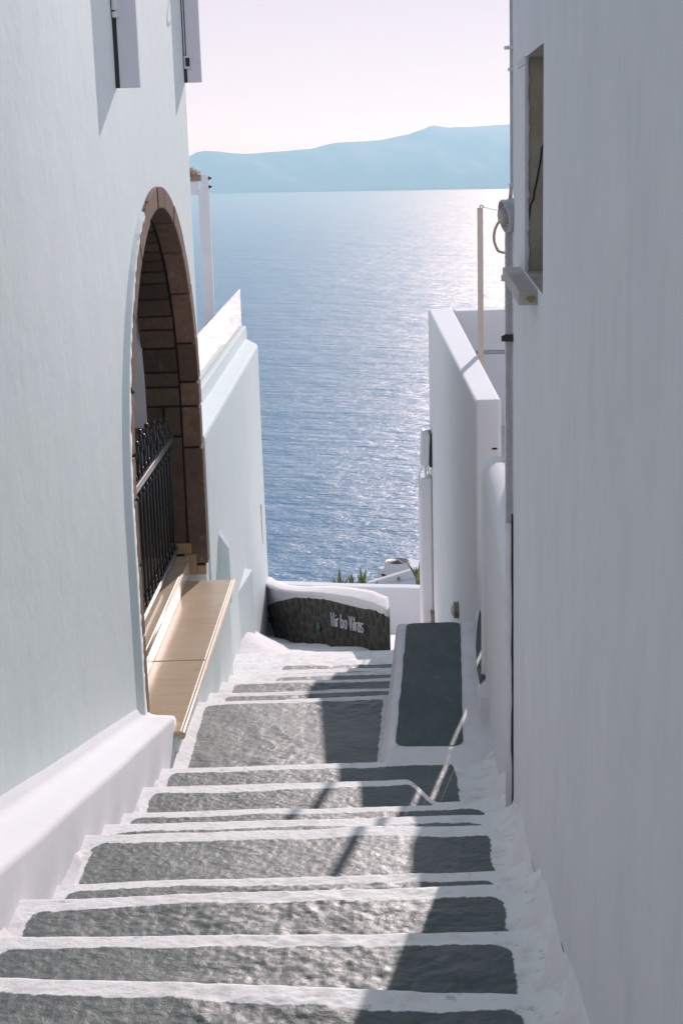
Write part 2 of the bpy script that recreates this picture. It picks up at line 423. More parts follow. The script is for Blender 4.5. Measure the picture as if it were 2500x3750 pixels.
hx = np.linspace(-400, 400, 90); hy = np.concatenate([np.linspace(-120, 16, 20), np.linspace(18, 300, 60)])
V = []
for y in hy:
    base = np.where(y < 17.6, -6.6 - 0.02 * np.maximum(0, y), -7.6 - (y - 17.6) * 0.85 + 0 * hx)
    base = base + (fbm(hx / 18, y / 18 + 0 * hx, 4, 21) * 6 * sstep(25, 60, y)) - 0.01 * np.abs(hx)
    for i in range(len(hx)): V.append((hx[i], y, max(float(base[i]), SEA - 4)))
nx = len(hx)
Fc = [(r * nx + i, r * nx + i + 1, (r + 1) * nx + i + 1, (r + 1) * nx + i) for r in range(len(hy) - 1) for i in range(nx - 1)]
hill = mesh('hillside', V, Fc, M['rock'], smooth=True); tag(hill, kind='structure')

hz = MB().box(-14500, 14500, -1000, 15500, SEA - 6, 62).build('haze', None)
kz = NT('haze_air')
pv = kz.n("ShaderNodeVolumePrincipled")
pv.inputs['Color'].default_value = (0.34, 0.70, 1.0, 1); pv.inputs['Absorption Color'].default_value = (1, 1, 1, 1); pv.inputs['Density'].default_value = 0.00022
pv.inputs['Anisotropy'].default_value = 0.36
kz.l(pv.outputs[0], kz.out.inputs['Volume'])
hz.data.materials.append(kz.m); tag(hz, kind='stuff')

# ================================================================== STAIRWAY
LX = lambda y: -1.30 + 0.03 * y          # left house wall face (before scaling about the camera)
LW = lambda y: -1.40 + 0.03 * y          # the same face after that scaling
RX = lambda y: 0.327 + 0.06 * y          # right house wall face

def bench_left(y): return 0.217 + (y - 7.56) * 0.0622

# nosing: (Y, level, tilt, riser-strip width, left paint edge, right paint edge)
N = [(-1.2, -1.22, 0, .08), (-0.4, -1.34, 0, .08), (0.4, -1.46, 0, .08), (1.1, -1.58, 0, .08), (1.75, -1.69, 0, .08), (2.35, -1.80, 0, .08), (2.9, -1.915, 0, .08),
     (3.40, -2.041, -.11, .077), (3.90, -2.172, -.045, .068), (4.35, -2.276, 0.0, .068), (4.85, -2.488, .01, .055), (5.40, -2.567, 0, .082), (5.80, -2.714, 0, .070),
     (6.25, -2.871, .01, .058), (6.85, -3.012, 0, .068), (7.50, -3.192, .02, .064), (9.03, -3.40, .03, .075), (9.60, -3.56, 0, .055), (10.30, -3.74, 0, .055),
     (10.85, -3.885, 0, .08), (11.25, -4.0, 0, .09), (12.00, -4.194, 0, .11), (13.0, -4.46, 0, .30)]
stairs = thing('stairway', (-0.2, 0, -1.5), kind='structure')

def step_level(i, x, y):
    if i == 16:       # sloping landing
        return -3.31 - 0.059 * (y - 7.5)
    z = N[i][1] + 0 * x
    return z

def nose(i, x, wob=True):
    y = N[i][0] + N[i][2] * (x + 0.15)
    if i == 14: y = y - 0.27 * sstep(0.27, 0.42, x)
    if wob: y = y + 0.022 * fbm(x * 2.1, x * 0 + i * 3.1, 4, 40 + i)
    return y

for i in range(1, len(N)):
    Y0, Y1 = N[i - 1][0], N[i][0]
    ym = (Y0 + Y1) / 2
    fine = Y1 > 2.9
    near = Y1 < 8
    dx = (0.0075 if near else 0.012) if fine else 0.06
    xl = LW(ym) + 0.02
    xr = (RX(ym) + 0.02) if Y1 < 6.3 else (0.84 if Y1 > 9.3 else 0.78)
    nxs = int((xr - xl) / dx) + 2
    x = np.linspace(xl, xr, nxs)
    ya = nose(i - 1, x) - 0.03; yb = nose(i, x)
    nys = int((Y1 - Y0 + .06) / dx) + 2
    # rows: tread, rounded nosing, riser
    v = np.linspace(0, 1, nys)
    X = np.repeat(x[None, :], nys, 0); Yg = ya[None, :] + (yb - ya)[None, :] * v[:, None]
    Z = step_level(i, X, Yg) + np.zeros_like(X)
    # relief
    rough = sstep(-0.12, 0.22, fbm(X * 1.1 + 3, Yg * 1.1, 3, 91)) * 0.75 + 0.25
    rough = rough * (0.35 + 0.65 * sstep(-0.85, -0.35, X) * sstep(0.75, 0.25, X))
    rel = fbm(X * 3.2, Yg * 3.2, 3, 11) * 0.007 + rough * (fbm(X * 13, Yg * 17, 4, 31, 0.6) * 0.0068 + np.abs(fbm(X * 38, Yg * 44, 2, 51)) * 0.0042) + fbm(X * 55, Yg * 60, 2, 61) * 0.0022
    # curled cove at both walls
    wl = LW(Yg) if Y1 < 10.9 else np.full_like(Yg, -0.97)
    edge = -1.055 + 0.018 * (Yg - 4.1)                       # outer face of the ledge
    tl = np.clip((edge + 0.10 - X) / 0.10, 0, 1.15)
    covel = 0 * X
    if Y1 > 9.3: covel = 0 * X
    elif i >= 99: covel = 0.06 * np.clip((-0.72 - X) / 0.2, 0, 1) ** 1.5 * sstep(7.5, 7.9, Yg)
    tr = np.clip((X - (RX(Yg) - 0.13)) / 0.13, 0, 1.2) if Y1 < 7.7 else np.zeros_like(X)
    cover = 0.05 * tr ** 2
    soft = 1 - 0.6 * np.clip(tl + tr, 0, 1)
    Z = Z + rel * soft * (1 - 0.45 * sstep(0.10, 0.03, yb[None, :] - Yg)) + covel + cover
    # painted area: rounded rectangle, positive inside the grey
    w = N[i][3] * (1 + 0.35 * fbm(x * 1.7, x * 0 + i, 3, 70 + i))
    if Y1 < 8: eL = np.interp(Yg, [3, 4.3, 5.25, 6.7, 7.5], [-1.0, -0.985, -0.975, -0.945, -0.93])
    elif i == 16: eL = -0.885 + 0.005 * (Yg - 7.5)
    else: eL = np.full_like(X, -0.80 if Y1 < 10.5 else -0.52)
    if i == 16: eR = bench_left(Yg) - 0.075
    elif Y1 > 9.3: eR = np.full_like(X, 0.62)
    elif i in (14, 15): eR = np.full_like(X, 0.55)
    else: eR = RX(Yg) - 0.118 + 0.012 * vnoise(Yg * 9, Yg * 0, 5)
    eF = yb[None, :] - w[None, :]
    r = 0.055
    dxl = X - eL; dxr = eR - X; dxm = np.minimum(dxl, dxr); dyf = eF - Yg
    inner = np.minimum(dxm, dyf)
    corner = r - np.hypot(np.maximum(r - dxm, 0), np.maximum(r - dyf, 0))
    sd = np.where((dxm < r) & (dyf < r), corner, inner)
    if i == 22: sd = sd * 0 - 0.05
    wear = sstep(-0.75, -0.25, X) * sstep(0.65, 0.15, X) * sstep(-0.1, 0.25, fbm(X * 2.2 + 9, Yg * 2.2, 3, 123)) * 0.9
    if i in (16, 17, 18, 19, 20, 21): wear = np.clip(wear + 0.25 * sstep(-0.45, -0.1, X), 0, 1)
    rows = [np.stack([X, Yg, Z], -1)]
    # nosing roll-off and riser
    z1 = Z[-1]; zb = (N[i + 1][1] if i + 1 < len(N) else N[i][1] - 0.2) - 0.06
    if i == 15: zb = -3.45
    for dy, dz in ((0.006, -0.003), (0.012, -0.012), (0.013, -0.03)):
        rows.append(np.stack([x, yb + dy, z1 + dz], -1)[None])
    rows.append(np.stack([x, yb + 0.008, np.minimum(z1 - 0.035, zb)], -1)[None])
    P = np.concatenate(rows, 0); nr = P.shape[0]
    sdv = np.concatenate([sd, np.full((4, nxs), -0.05)], 0).ravel(); wv = np.concatenate([wear, np.zeros((4, nxs))], 0).ravel()
    idx = np.arange(nr * nxs).reshape(nr, nxs)
    F4 = np.stack([idx[:-1, :-1], idx[:-1, 1:], idx[1:, 1:], idx[1:, :-1]], -1).reshape(-1, 4)
    me = bpy.data.meshes.new('step')
    co = P.reshape(-1, 3)
    me.vertices.add(len(co)); me.vertices.foreach_set('co', co.astype(np.float32).ravel())
    me.loops.add(F4.size); me.loops.foreach_set('vertex_index', F4.astype(np.int32).ravel())
    me.polygons.add(len(F4)); me.polygons.foreach_set('loop_start', np.arange(0, F4.size, 4, dtype=np.int32))
    me.update(); me.validate(); me.shade_smooth()
    for nm, arr in (('paint', sdv), ('wear', wv)):
        a = me.attributes.new(nm, 'FLOAT', 'POINT'); a.data.foreach_set('value', arr.astype(np.float32))
    me.materials.append(M['stair'])
    o = bpy.data.objects.new('landing' if i == 16 else 'step', me); link(o, stairs)

# plaster haunch running down the joint between the steps and the ledge
V = []
hy_ = np.linspace(-0.5, 8.0, 260); sx_n = np.array([n[0] for n in N]); sz_n = np.array([n[1] for n in N])
stair_z = lambda y: float(np.interp(y, [sx_n[0]] + [v for a in range(1, len(N) - 1) for v in (sx_n[a], sx_n[a] + 0.03)], [sz_n[0]] + [v for a in range(1, len(N) - 1) for v in (sz_n[a], sz_n[a + 1])]))
for y in hy_:
    e = -1.055 + 0.018 * (y - 4.1)
    zs_ = sum(stair_z(y + q) for q in np.linspace(-0.22, 0.22, 9)) / 9
    wv_ = float(fbm(y * 2.6, 0.3, 4, 88)); w2 = float(fbm(y * 5.0, 4.3, 3, 89))
    for d, h in ((-0.06, 0.075 + .03 * wv_), (0.0, 0.055 + .03 * wv_), (0.022 + .02 * w2, 0.02 + .02 * wv_), (0.050 + .03 * w2, -0.02 + .03 * wv_), (0.085 + .04 * w2, -0.10)):
        V.append((e + d, y, zs_ + h))
mesh('plaster_haunch', V, [(j * 5 + q, j * 5 + q + 1, j * 5 + q + 6, j * 5 + q + 5) for j in range(len(hy_) - 1) for q in range(4)], M['plaster_rough'], stairs, smooth=True)
V = []
hy_ = np.linspace(-0.5, 6.6, 260)
for y in hy_:
    e = min(RX(y), 0.70)
    zs_ = sum(stair_z(y + q) for q in np.linspace(-0.2, 0.2, 9)) / 9
    wv_ = float(fbm(y * 2.2, 7.3, 4, 98)); w2 = float(fbm(y * 4.2, 9.3, 3, 99))
    for d, h in ((-0.03, 0.135 + .04 * wv_), (0.0015, 0.115 + .04 * wv_), (0.014, 0.075 + .03 * wv_), (0.040 + .02 * w2, 0.030 + .03 * wv_), (0.070 + .03 * w2, -0.004 + .03 * wv_), (0.105 + .03 * w2, -0.075)):
        V.append((e - d, y, zs_ + h))
mesh('plaster_haunch', V, [(j * 6 + q + 1, j * 6 + q, j * 6 + q + 6, j * 6 + q + 7) for j in range(len(hy_) - 1) for q in range(5)], M['plaster_rough'], stairs, smooth=True)
# path that drops away past the last step, towards the left
px_ = np.linspace(-1.2, 1.0, 45); py_ = np.linspace(12.98, 17.6, 60)
V = []
for y in py_:
    for x in px_:
        z = -4.485 - 0.285 * (y - 13.0) + 0.05 * float(fbm(x * 2, y * 2, 3, 77)) + 0.25 * max(0.0, (-0.55 - x) / 0.35) ** 1.4 * max(0, 1 - (y - 13.2) / 4) * float(sstep(13.0, 14.2, y))
        V.append((x, y, z))
nx = len(px_)
mesh('lower_path', V, [(r * nx + i, r * nx + i + 1, (r + 1) * nx + i + 1, (r + 1) * nx + i) for r in range(len(py_) - 1) for i in range(nx - 1)], M['plaster_rough'], stairs, smooth=True)

# ================================================================== LEFT HOUSE
ORIGIN_SCALE = 1.077          # left-hand geometry is enlarged about the camera position at the origin
def Lp(y, d, z): return (LX(y) + d, y, z)
house = thing('white_house', (-1.3, 8.0, -3.2), 'white plastered house with a red stone arched gateway and marble doorstep', 'house')
AC, AS, RO, RI = 9.07, -1.768, 1.535, 1.41     # arch centre Y, springing z, radii
JB = -2.985                                     # threshold level
WY0, WY1, WZ0, WZ1, TH = -3.5, 10.75, -6.5, 2.6, 0.37
RH = RO - 0.03
# wall with arched hole (front at d=0, back at d=-TH)
def wall_outline(d):
    na = 40
    pts = []
    arch = [(AC - RH * math.cos(math.pi * k / na), AS + RH * math.sin(math.pi * k / na)) for k in range(na + 1)]
    arch = [(AC - RH, JB - 0.25)] + arch + [(AC + RH, JB - 0.25)]
    return arch
arch = wall_outline(0)
mb = MB()
for d in (0.0, -TH):
    n0 = len(mb.v)
    # strips: left block, right block, lower block, spandrel strip above arch
    P = []
    def addq(a, b, c, e):
        n = len(mb.v); mb.v += [Lp(p[0], d, p[1]) for p in (a, b, c, e)]
        mb.f.append((n, n + 1, n + 2, n + 3) if d == 0 else (n + 3, n + 2, n + 1, n))
    ya, yb = AC - RH, AC + RH
    addq((WY0, WZ0), (ya, WZ0), (ya, WZ1), (WY0, WZ1))
    addq((yb, WZ0), (WY1, WZ0), (WY1, WZ1), (yb, WZ1))
    addq((ya, WZ0), (yb, WZ0), (yb, JB - 0.25), (ya, JB - 0.25))
    for p, q in zip(arch[1:-2], arch[2:-1]):
        addq(p, q, (q[0], WZ1), (p[0], WZ1))
# reveal, ends, top
for p, q in zip(arch[:-1], arch[1:]):
    n = len(mb.v); mb.v += [Lp(p[0], 0, p[1]), Lp(q[0], 0, q[1]), Lp(q[0], -TH, q[1]), Lp(p[0], -TH, p[1])]
    mb.f.append((n + 3, n + 2, n + 1, n))
for y, sgn in ((WY0, -1), (WY1, 1)):
    n = len(mb.v); mb.v += [Lp(y, 0, WZ0), Lp(y, 0, WZ1), Lp(y, -TH, WZ1), Lp(y, -TH, WZ0)]; mb.f.append((n, n + 1, n + 2, n + 3))
n = len(mb.v); mb.v += [Lp(WY0, 0, WZ1), Lp(WY1, 0, WZ1), Lp(WY1, -TH, WZ1), Lp(WY0, -TH, WZ1)]; mb.f.append((n, n + 1, n + 2, n + 3))
mb.build('wall', M['plaster'], house)
# rest of the building mass and the porch room behind the gate
rb = MB()
rb.box(-6.0, -1.40, 10.5, 10.74, -6.5, 2.6); rb.box(-6.0, -1.75, -3.5, -3.3, -6.5, 2.6); rb.box(-6.2, -6.0, -3.5, 10.75, -6.5, 2.6)
rb.box(-6.0, -1.45, -3.3, 10.5, 2.3, 2.5)
rb.build('back_wall', M['plaster'], house)
rm = MB()
rm.box(-3.4, -3.3, 5.6, 10.48, -3.3, 0.4); rm.box(-3.3, -1.52, 5.5, 5.6, -3.3, 0.4)
rm.box(-3.4, -1.44, 5.5, 10.48, 0.1, 0.2); rm.box(-3.4, -1.44, 5.5, 10.48, -3.3, -2.86)
rm.build('porch_room', M['plaster_fine'], house)
MB().box(-3.3, -1.335, 10.42, 10.48, -1.9, 0.1).build('porch_end_wall', M['plaster_fine'], house)
MB().box(-3.3, -1.338, 10.40, 10.46, -2.86, -1.902).build('porch_dado', M['brown_wood'], house)

# plaster ramp built up against the near side of the proud stone ring
PR = 0.022
V = []; Fc = []
prof = []
for k in range(0, 151):
    t = k / 150
    if t < 0.45:
        z = JB + (AS - JB) * (t / 0.45); prof.append((AC, z, -1.0, 0.0))
    else:
        a = math.radians(180 - 66 * (t - 0.45) / 0.55); prof.append((AC, AS, math.cos(a), math.sin(a)))
for j, (cy, cz, cx_, sx_) in enumerate(prof):
    wob = 0.02 * float(fbm(j * 0.075, 0.0, 3, 15))
    fade = 1 - 0.75 * max(0, (j - 67) / 83)
    for (r, d) in ((RO + (0.135 + wob) * fade, -0.003), (RO + (0.055 + wob * .4) * fade, 0.022), (RO + 0.006 + 0.03 * float(fbm(j * 0.55, 0, 3, 3)), PR + 0.004), (RO - 0.004 + 0.034 * float(fbm(j * 0.55, 0, 3, 3)), PR - 0.012)):
        V.append(Lp(cy + cx_ * r, d, cz + sx_ * r))
for j in range(len(prof) - 1):
    for q in range(3):
        a = j * 4 + q; Fc.append((a, a + 1, a + 5, a + 4))
mesh('plaster_ramp', V, Fc, M['plaster'], house, smooth=True)

# stone ring: mortar band + individual stones
def ring_pts(r, d, pos):       # pos along the arch: <0 near jamb (z), 0..pi arch, >pi far jamb
    if pos[0] == 'a':
        a = pos[1]; return Lp(AC - r * math.cos(a), d, AS + r * math.sin(a))
    side, z = pos
    return Lp(AC + (-r if side == 'n' else r), d, z)
mb = MB()
path = [('n', JB - 0.02 + (AS - JB) * k / 4) for k in range(4)] + [('a', math.pi * k / 48) for k in range(49)] + [('f', AS + (JB + 0.06 - AS) * k / 4) for k in range(1, 5)]
prof4 = [(RI + 0.016, PR - 0.02), (RO - 0.02, PR - 0.02), (RO + 0.0, -0.33), (RI + 0.016, -0.35)]
n0 = 0
for p in path:
    for r, d in prof4: mb.v.append(ring_pts(r, d, p))
for j in range(len(path) - 1):
    for q in range(4):
        a = j * 4 + q; b = j * 4 + (q + 1) % 4; mb.f.append((a, a + 4, b + 4, b))
mb.f.append((0, 1, 2, 3)); e = (len(path) - 1) * 4; mb.f.append((e + 3, e + 2, e + 1, e))
surround = mb.build('arch_surround', M['mortar'], house)

def ring_block(p0, p1, r0, r1, d0, d1, mat, sub=3, jit=0.004):
    """one stone of the ring between positions p0 and p1 (same kind)"""
    V = []; seq = []
    dr = random.uniform(-jit, jit); dd = random.uniform(-jit, jit)
    for k in range(sub + 1):
        t = k / sub
        seq.append((p0[0], p0[1] + (p1[1] - p0[1]) * t))
    for p in seq:
        for r, d in ((r0 + dr, d0 + dd), (r1 + dr * .5, d0 + dd), (r1 + dr * .5, d1), (r0 + dr, d1)): V.append(ring_pts(r, d, p))
    Fc = [(3, 2, 1, 0), tuple(sub * 4 + q for q in range(4))]
    for j in range(sub):
        for q in range(4):
            a = j * 4 + q; b = j * 4 + (q + 1) % 4; Fc.append((a, b, b + 4, a + 4))
    o = mesh('brick', V, Fc, mat, surround, bevel=0.006, segs=2)
    bm = bmesh.new(); bm.from_mesh(o.data); bmesh.ops.recalc_face_normals(bm, faces=bm.faces); bm.to_mesh(o.data); bm.free()
    return o
G = 0.016
# outer ring of long stones
cuts = [0.0, 0.16, 0.38, 0.66, 0.98, 1.27, 1.52, 1.72, 1.98, 2.26, 2.54, 2.82, 3.02, math.pi]
for a, b in zip(cuts[:-1], cuts[1:]):
    ring_block(('a', a + G / 2 / RI), ('a', b - G / 2 / RI), RI, RO, PR, -0.105, random.choice((M['brick'], M['brick_b'])), 6)
for side, zs in (('n', [AS, -2.12, -2.50, JB + 0.005]), ('f', [AS, -2.06, JB + 0.075])):
    for a, b in zip(zs[:-1], zs[1:]):
        ring_block((side, a - G / 2), (side, b + G / 2), RI, RO, PR, -0.105, random.choice((M['brick'], M['brick_b'])), 1)
# inner ring of narrow bricks
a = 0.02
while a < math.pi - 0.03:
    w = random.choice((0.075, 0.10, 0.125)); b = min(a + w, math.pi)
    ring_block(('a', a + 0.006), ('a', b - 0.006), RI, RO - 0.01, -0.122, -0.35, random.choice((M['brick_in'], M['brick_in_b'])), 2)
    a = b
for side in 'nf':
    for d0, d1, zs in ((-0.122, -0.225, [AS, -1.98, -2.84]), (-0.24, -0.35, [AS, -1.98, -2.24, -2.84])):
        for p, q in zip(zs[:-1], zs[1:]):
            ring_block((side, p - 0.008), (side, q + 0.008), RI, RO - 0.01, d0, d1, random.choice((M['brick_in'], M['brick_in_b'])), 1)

# doorstep: plaster base, marble slab with rounded nosing, inner step
def fy(y): return -0.865 + (y - 7.49) * 0.0310
doorstep = MB().hexa([(LX(7.44) - .02, 7.50, -3.9), (fy(7.5) - .025, 7.50, -3.9), (fy(10.3) - .025, 10.30, -3.9), (LX(10.3) - .02, 10.30, -3.9),
                      (LX(7.44) - .02, 7.50, JB - .03), (fy(7.5) - .025, 7.50, JB - .03), (fy(10.3) - .025, 10.30, JB - .03), (LX(10.3) - .02, 10.30, JB - .03)]).build('doorstep', M['plaster'], house, bevel=0.01)
ym = 8.62
for i_, (y0, y1) in enumerate(((7.485, ym - .0004), (ym + .0004, 10.33))):
    MB().hexa([(LX(y0) - .26, y0, JB - .03), (fy(y0), y0, JB - .03), (fy(y1), y1, JB - .03), (LX(y1) - .26, y1, JB - .03),
               (LX(y0) - .26, y0, JB), (fy(y0), y0, JB), (fy(y1), y1, JB), (LX(y1) - .26, y1, JB)]).build('slab', M['marble'], doorstep, bevel=0.012, segs=3)
MB().tube([(fy(7.46) + .002, 7.46, JB - .016), (fy(7.49) + .002, 7.49, JB - .016), (fy(10.335) + .002, 10.335, JB - .016)], 0.0165, 12).build('nosing', M['marble'], doorstep, smooth=True)
# inner step with its own nosing
def sx(y): return -1.150 + (y - 8.3) * 0.0285
SZ = -2.83
for y0, y1 in ((7.60, 8.44), (8.443, 9.72), (9.723, 10.42)):
    MB().hexa([(sx(y0) - .32, y0, JB + .002), (sx(y0), y0, JB + .002), (sx(y1), y1, JB + .002), (sx(y1) - .32, y1, JB + .002),
               (sx(y0) - .32, y0, SZ), (sx(y0), y0, SZ), (sx(y1), y1, SZ), (sx(y1) - .32, y1, SZ)]).build('step_slab', M['marble'], doorstep, bevel=0.004)
MB().tube([(sx(7.6) + .004, 7.6, SZ - .012), (sx(10.3) + .004, 10.3, SZ - .012)], 0.0125, 10).build('nosing', M['marble'], doorstep, smooth=True)
# tan tiles that finish the foot of the far jamb
for (x0, x1, z0, z1) in ((LX(10.4) - .23, LX(10.4) - .085, -2.828, -2.752), (LX(10.4) - .135, LX(10.4) - .052, JB + .002, -2.832), (LX(10.4) - .049, LX(10.4) + .015, JB + .002, -2.918)):
    MB().box(x0, x1, AC + RI - 0.012, AC + RI + 0.05, z0, z1).build('tile', M['tan_tile'], doorstep, bevel=0.003)

# iron gate standing inside the ring
GD = -0.19
gy0, gy1 = AC - RI + 0.03, AC + RI - 0.02
def Gp(y, z, d=0.0): return Lp(y, GD + d, z)
mb = MB()
def gbar(m, y0, y1, z0, z1, t=0.02):
    m.hexa([Gp(y0, z0, -t), Gp(y0, z0, t), Gp(y1, z0, t), Gp(y1, z0, -t), Gp(y0, z1, -t), Gp(y0, z1, t), Gp(y1, z1, t), Gp(y1, z1, -t)])
gbar(mb, gy0, gy0 + 0.035, -2.82, -1.83); gbar(mb, gy0 + 0.036, gy1, -2.01, -1.965, 0.016); gbar(mb, gy0 + 0.036, gy1, -2.80, -2.765, 0.016)
gate = mb.build('gate', M['grey_frame'], house, bevel=0.003)
nb_ = 20
for k in range(nb_):
    y = gy0 + 0.14 + (gy1 - gy0 - 0.24) * k / (nb_ - 1)
    hgt = -1.83 + 0.14 * math.sin(math.pi * min(1, k / (nb_ - 1) * 1.0)) - (0.05 if k % 2 else 0)
    m = MB()
    m.tube([Gp(y, -2.77), Gp(y, hgt - 0.12)], 0.0085, 8)
    m.tube([Gp(y, hgt - 0.13), Gp(y, hgt - 0.10), Gp(y, hgt - 0.06), Gp(y, hgt - 0.018)], [0.009, 0.019, 0.013, 0.006], 8)
    m.tube([Gp(y, hgt - 0.022), Gp(y, hgt - 0.016), Gp(y, hgt - 0.004), Gp(y, hgt + 0.008), Gp(y, hgt + 0.014)], [0.003, 0.012, 0.017, 0.012, 0.003], 8)
    for zc in (-1.93, -2.06, -2.70):
        m.tube([Gp(y, zc - 0.018), Gp(y, zc), Gp(y, zc + 0.018)], [0.009, 0.017, 0.009], 8)
    m.build('bar', M['iron'], gate, smooth=True)

# window shutters seen edge-on at the top of the wall
def shutter(y, zb, w, th, latch):
    p = MB().hexa([Lp(y, 0.022, zb), Lp(y, 0.022 + w, zb), Lp(y + th, 0.022 + w, zb), Lp(y + th, 0.022, zb), Lp(y, 0.022, 2.2), Lp(y, 0.022 + w, 2.2), Lp(y + th, 0.022 + w, 2.2), Lp(y + th, 0.022, 2.2)]).build('shutter', M['shutter'], house, bevel=0.003)
    MB().hexa([Lp(y + .004, 0.0, zb), Lp(y + .004, 0.021, zb), Lp(y + th - .004, 0.021, zb), Lp(y + th - .004, 0.0, zb), Lp(y + .004, 0, 2.2), Lp(y + .004, 0.021, 2.2), Lp(y + th - .004, 0.021, 2.2), Lp(y + th - .004, 0, 2.2)]).build('dark_gap_strip', M['black'], p)  # black filler standing in for the shade of the gap behind the shutter
    if latch == 'hinge':
        m = MB()
        for q in (0, 0.035, 0.062):
            m.tube([Lp(y - .008, 0.018, zb + .335 + q), Lp(y - .008, 0.018, zb + .362 + q)], 0.014, 10)
        m.hexa([Lp(y - .006, 0.018, zb + .335), Lp(y - .006, 0.045, zb + .335), Lp(y, 0.045, zb + .335), Lp(y, 0.018, zb + .335), Lp(y - .006, 0.018, zb + .42), Lp(y - .006, 0.045, zb + .42), Lp(y, 0.045, zb + .42), Lp(y, 0.018, zb + .42)])
        m.build('hinge', M['white_paint'], p)
    else:
        m = MB()
        m.hexa([Lp(y - .02, 0.005, zb + .09), Lp(y - .02, 0.06, zb + .09), Lp(y, 0.06, zb + .09), Lp(y, 0.005, zb + .09), Lp(y - .02, 0.005, zb + .175), Lp(y - .02, 0.06, zb + .175), Lp(y, 0.06, zb + .175), Lp(y, 0.005, zb + .175)])
        c = m.build('clip', M['white_paint'], p, bevel=0.004)
        MB().hexa([Lp(y - .024, 0.017, zb + .105), Lp(y - .024, 0.045, zb + .105), Lp(y - .019, 0.045, zb + .105), Lp(y - .019, 0.017, zb + .105), Lp(y - .024, 0.017, zb + .16), Lp(y - .024, 0.045, zb + .16), Lp(y - .019, 0.045, zb + .16), Lp(y - .019, 0.017, zb + .16)]).build('clip_slot', M['black'], p)
        pts = [Lp(y + .02, 0.022 + w + 0.052 * math.sin(a) * 0.9 - 0.0, zb + .66 + 0.065 * math.cos(a)) for a in np.linspace(-0.2, 2.9, 14)]
        MB().tube(pts, 0.007, 8).build('hook', M['white_paint'], p, smooth=True)
        gy = MB().tube([Lp(y - .006, 0.012, zb + .18), Lp(y - .006, 0.012, 2.0)], 0.004, 6).build('cord', M['white_paint'], p)
    return p
shutter(7.88, 0.283, 0.10, 0.03, 'hinge')
s2 = shutter(10.70, 0.407, 0.095, 0.03, 'clip')

# ---------------------------------------------------------------- sloping ledge along the foot of the house
V = []; Fc = []
ny = 90
ys = np.linspace(-1.0, 7.62, ny)
for j, y in enumerate(ys):
    zt = -2.147 - 0.270 * (y - 4.68)
    wd = 0.221 - 0.053 * (y - 3.8) / 3.6 + 0.006 * float(fbm(y * 1.3, 0.2, 3, 6))
    zt += 0.006 * float(fbm(y * 2.1, 0.7, 2, 9))
    x0 = LX(y)
    prof = [(x0 - 0.05, zt + 0.09), (x0 + 0.0005, zt + 0.065), (x0 + 0.010, zt + 0.030), (x0 + 0.030, zt + 0.010), (x0 + 0.06, zt + 0.002), (x0 + wd * 0.6, zt), (x0 + wd - 0.02, zt - 0.003), (x0 + wd - 0.006, zt - 0.010), (x0 + wd, zt - 0.026), (x0 + wd + 0.004, zt - 0.30), (x0 + wd + 0.006, zt - 0.7)]
    for p in prof: V.append((p[0], y, p[1]))
m_ = len(prof)
for j in range(ny - 1):
    for q in range(m_ - 1):
        a = j * m_ + q; Fc.append((a, a + 1, a + m_ + 1, a + m_))
Fc.append(tuple(range((ny - 1) * m_, ny * m_)))
ledge = mesh('wall_ledge', V, Fc, M['plaster_fine'], smooth=False)
ledge.data.shade_smooth()
tag(ledge, 'sloping white plaster ledge along the foot of the arched house, beside the steps', 'ledge')

# ================================================================== LEFT TERRACE WALL, GLASS, PERGOLA
tw = thing('terrace_wall', (-0.95, 13, -5.3), 'tall white terrace wall beyond the archway, carrying the glass railing', 'wall')
TY0, TY1 = 10.76, 15.62
def T_(y, d, z): return (LX(y) + 0.012 + d, y, z)
mb = MB()
prof = [(-0.30, -6.3), (0.035, -6.3), (0.012, -4.2), (0.0, -3.0), (0.0, -2.055), (-0.008, -2.035), (-0.022, -2.025), (-0.155, -2.005), (-0.30, -2.0)]
TY1 = 15.75
for y in (TY0, TY0 + 1.6, TY0 + 3.2, TY1 - 0.02, TY1):
    sh = 0.012 if y == TY1 else 0.0
    for d, z in prof: mb.v.append(T_(y - (d * 2.2 if y > 15 else 0), d - sh, z))
m_ = len(prof)
for j in range(4):
    for q in range(m_):
        a = j * m_ + q; b = j * m_ + (q + 1) % m_; mb.f.append((a, a + m_, b + m_, b) if False else (a, b, b + m_, a + m_))
mb.f.append(tuple(range(m_ - 1, -1, -1))); mb.f.append(tuple(range(4 * m_, 5 * m_)))
tw_w = mb.build('wall', M['plaster'], tw)
MB().hexa([T_(TY0, -.30, -2.02), T_(TY0, -.150, -2.02), T_(16.25, -.150, -2.02), T_(16.25, -.30, -2.02), T_(TY0, -.30, -1.89), T_(TY0, -.160, -1.89), T_(16.25, -.160, -1.89), T_(16.25, -.30, -1.89)]).build('kerb', M['plaster'], tw, bevel=0.012)
MB().add([T_(12.25, -.02, -5.6), T_(13.25, .085, -5.6), T_(13.25, -.02, -5.6), T_(12.25, -.02, -3.74), T_(13.25, .075, -3.74), T_(13.25, -.02, -3.72)], [(2, 1, 0), (3, 4, 5), (0, 1, 4, 3), (1, 2, 5, 4), (2, 0, 3, 5)]).build('buttress', M['plaster'], tw, bevel=0.008)
MB().hexa([T_(11.32, -.05, -3.47), T_(11.32, .080, -3.47), T_(11.44, .080, -3.47), T_(11.44, -.05, -3.47), T_(11.32, -.05, -2.83), T_(11.32, .072, -3.03), T_(11.44, .072, -3.01), T_(11.44, -.05, -2.81)]).build('plaster_stub', M['plaster'], tw, bevel=0.02, segs=3)
V = []
for k in range(9):
    z = -4.02 + 0.42 * k / 8
    V += [T_(15.15, 0.006, z), T_(15.19 + 0.05 * random.random(), 0.014, z)]
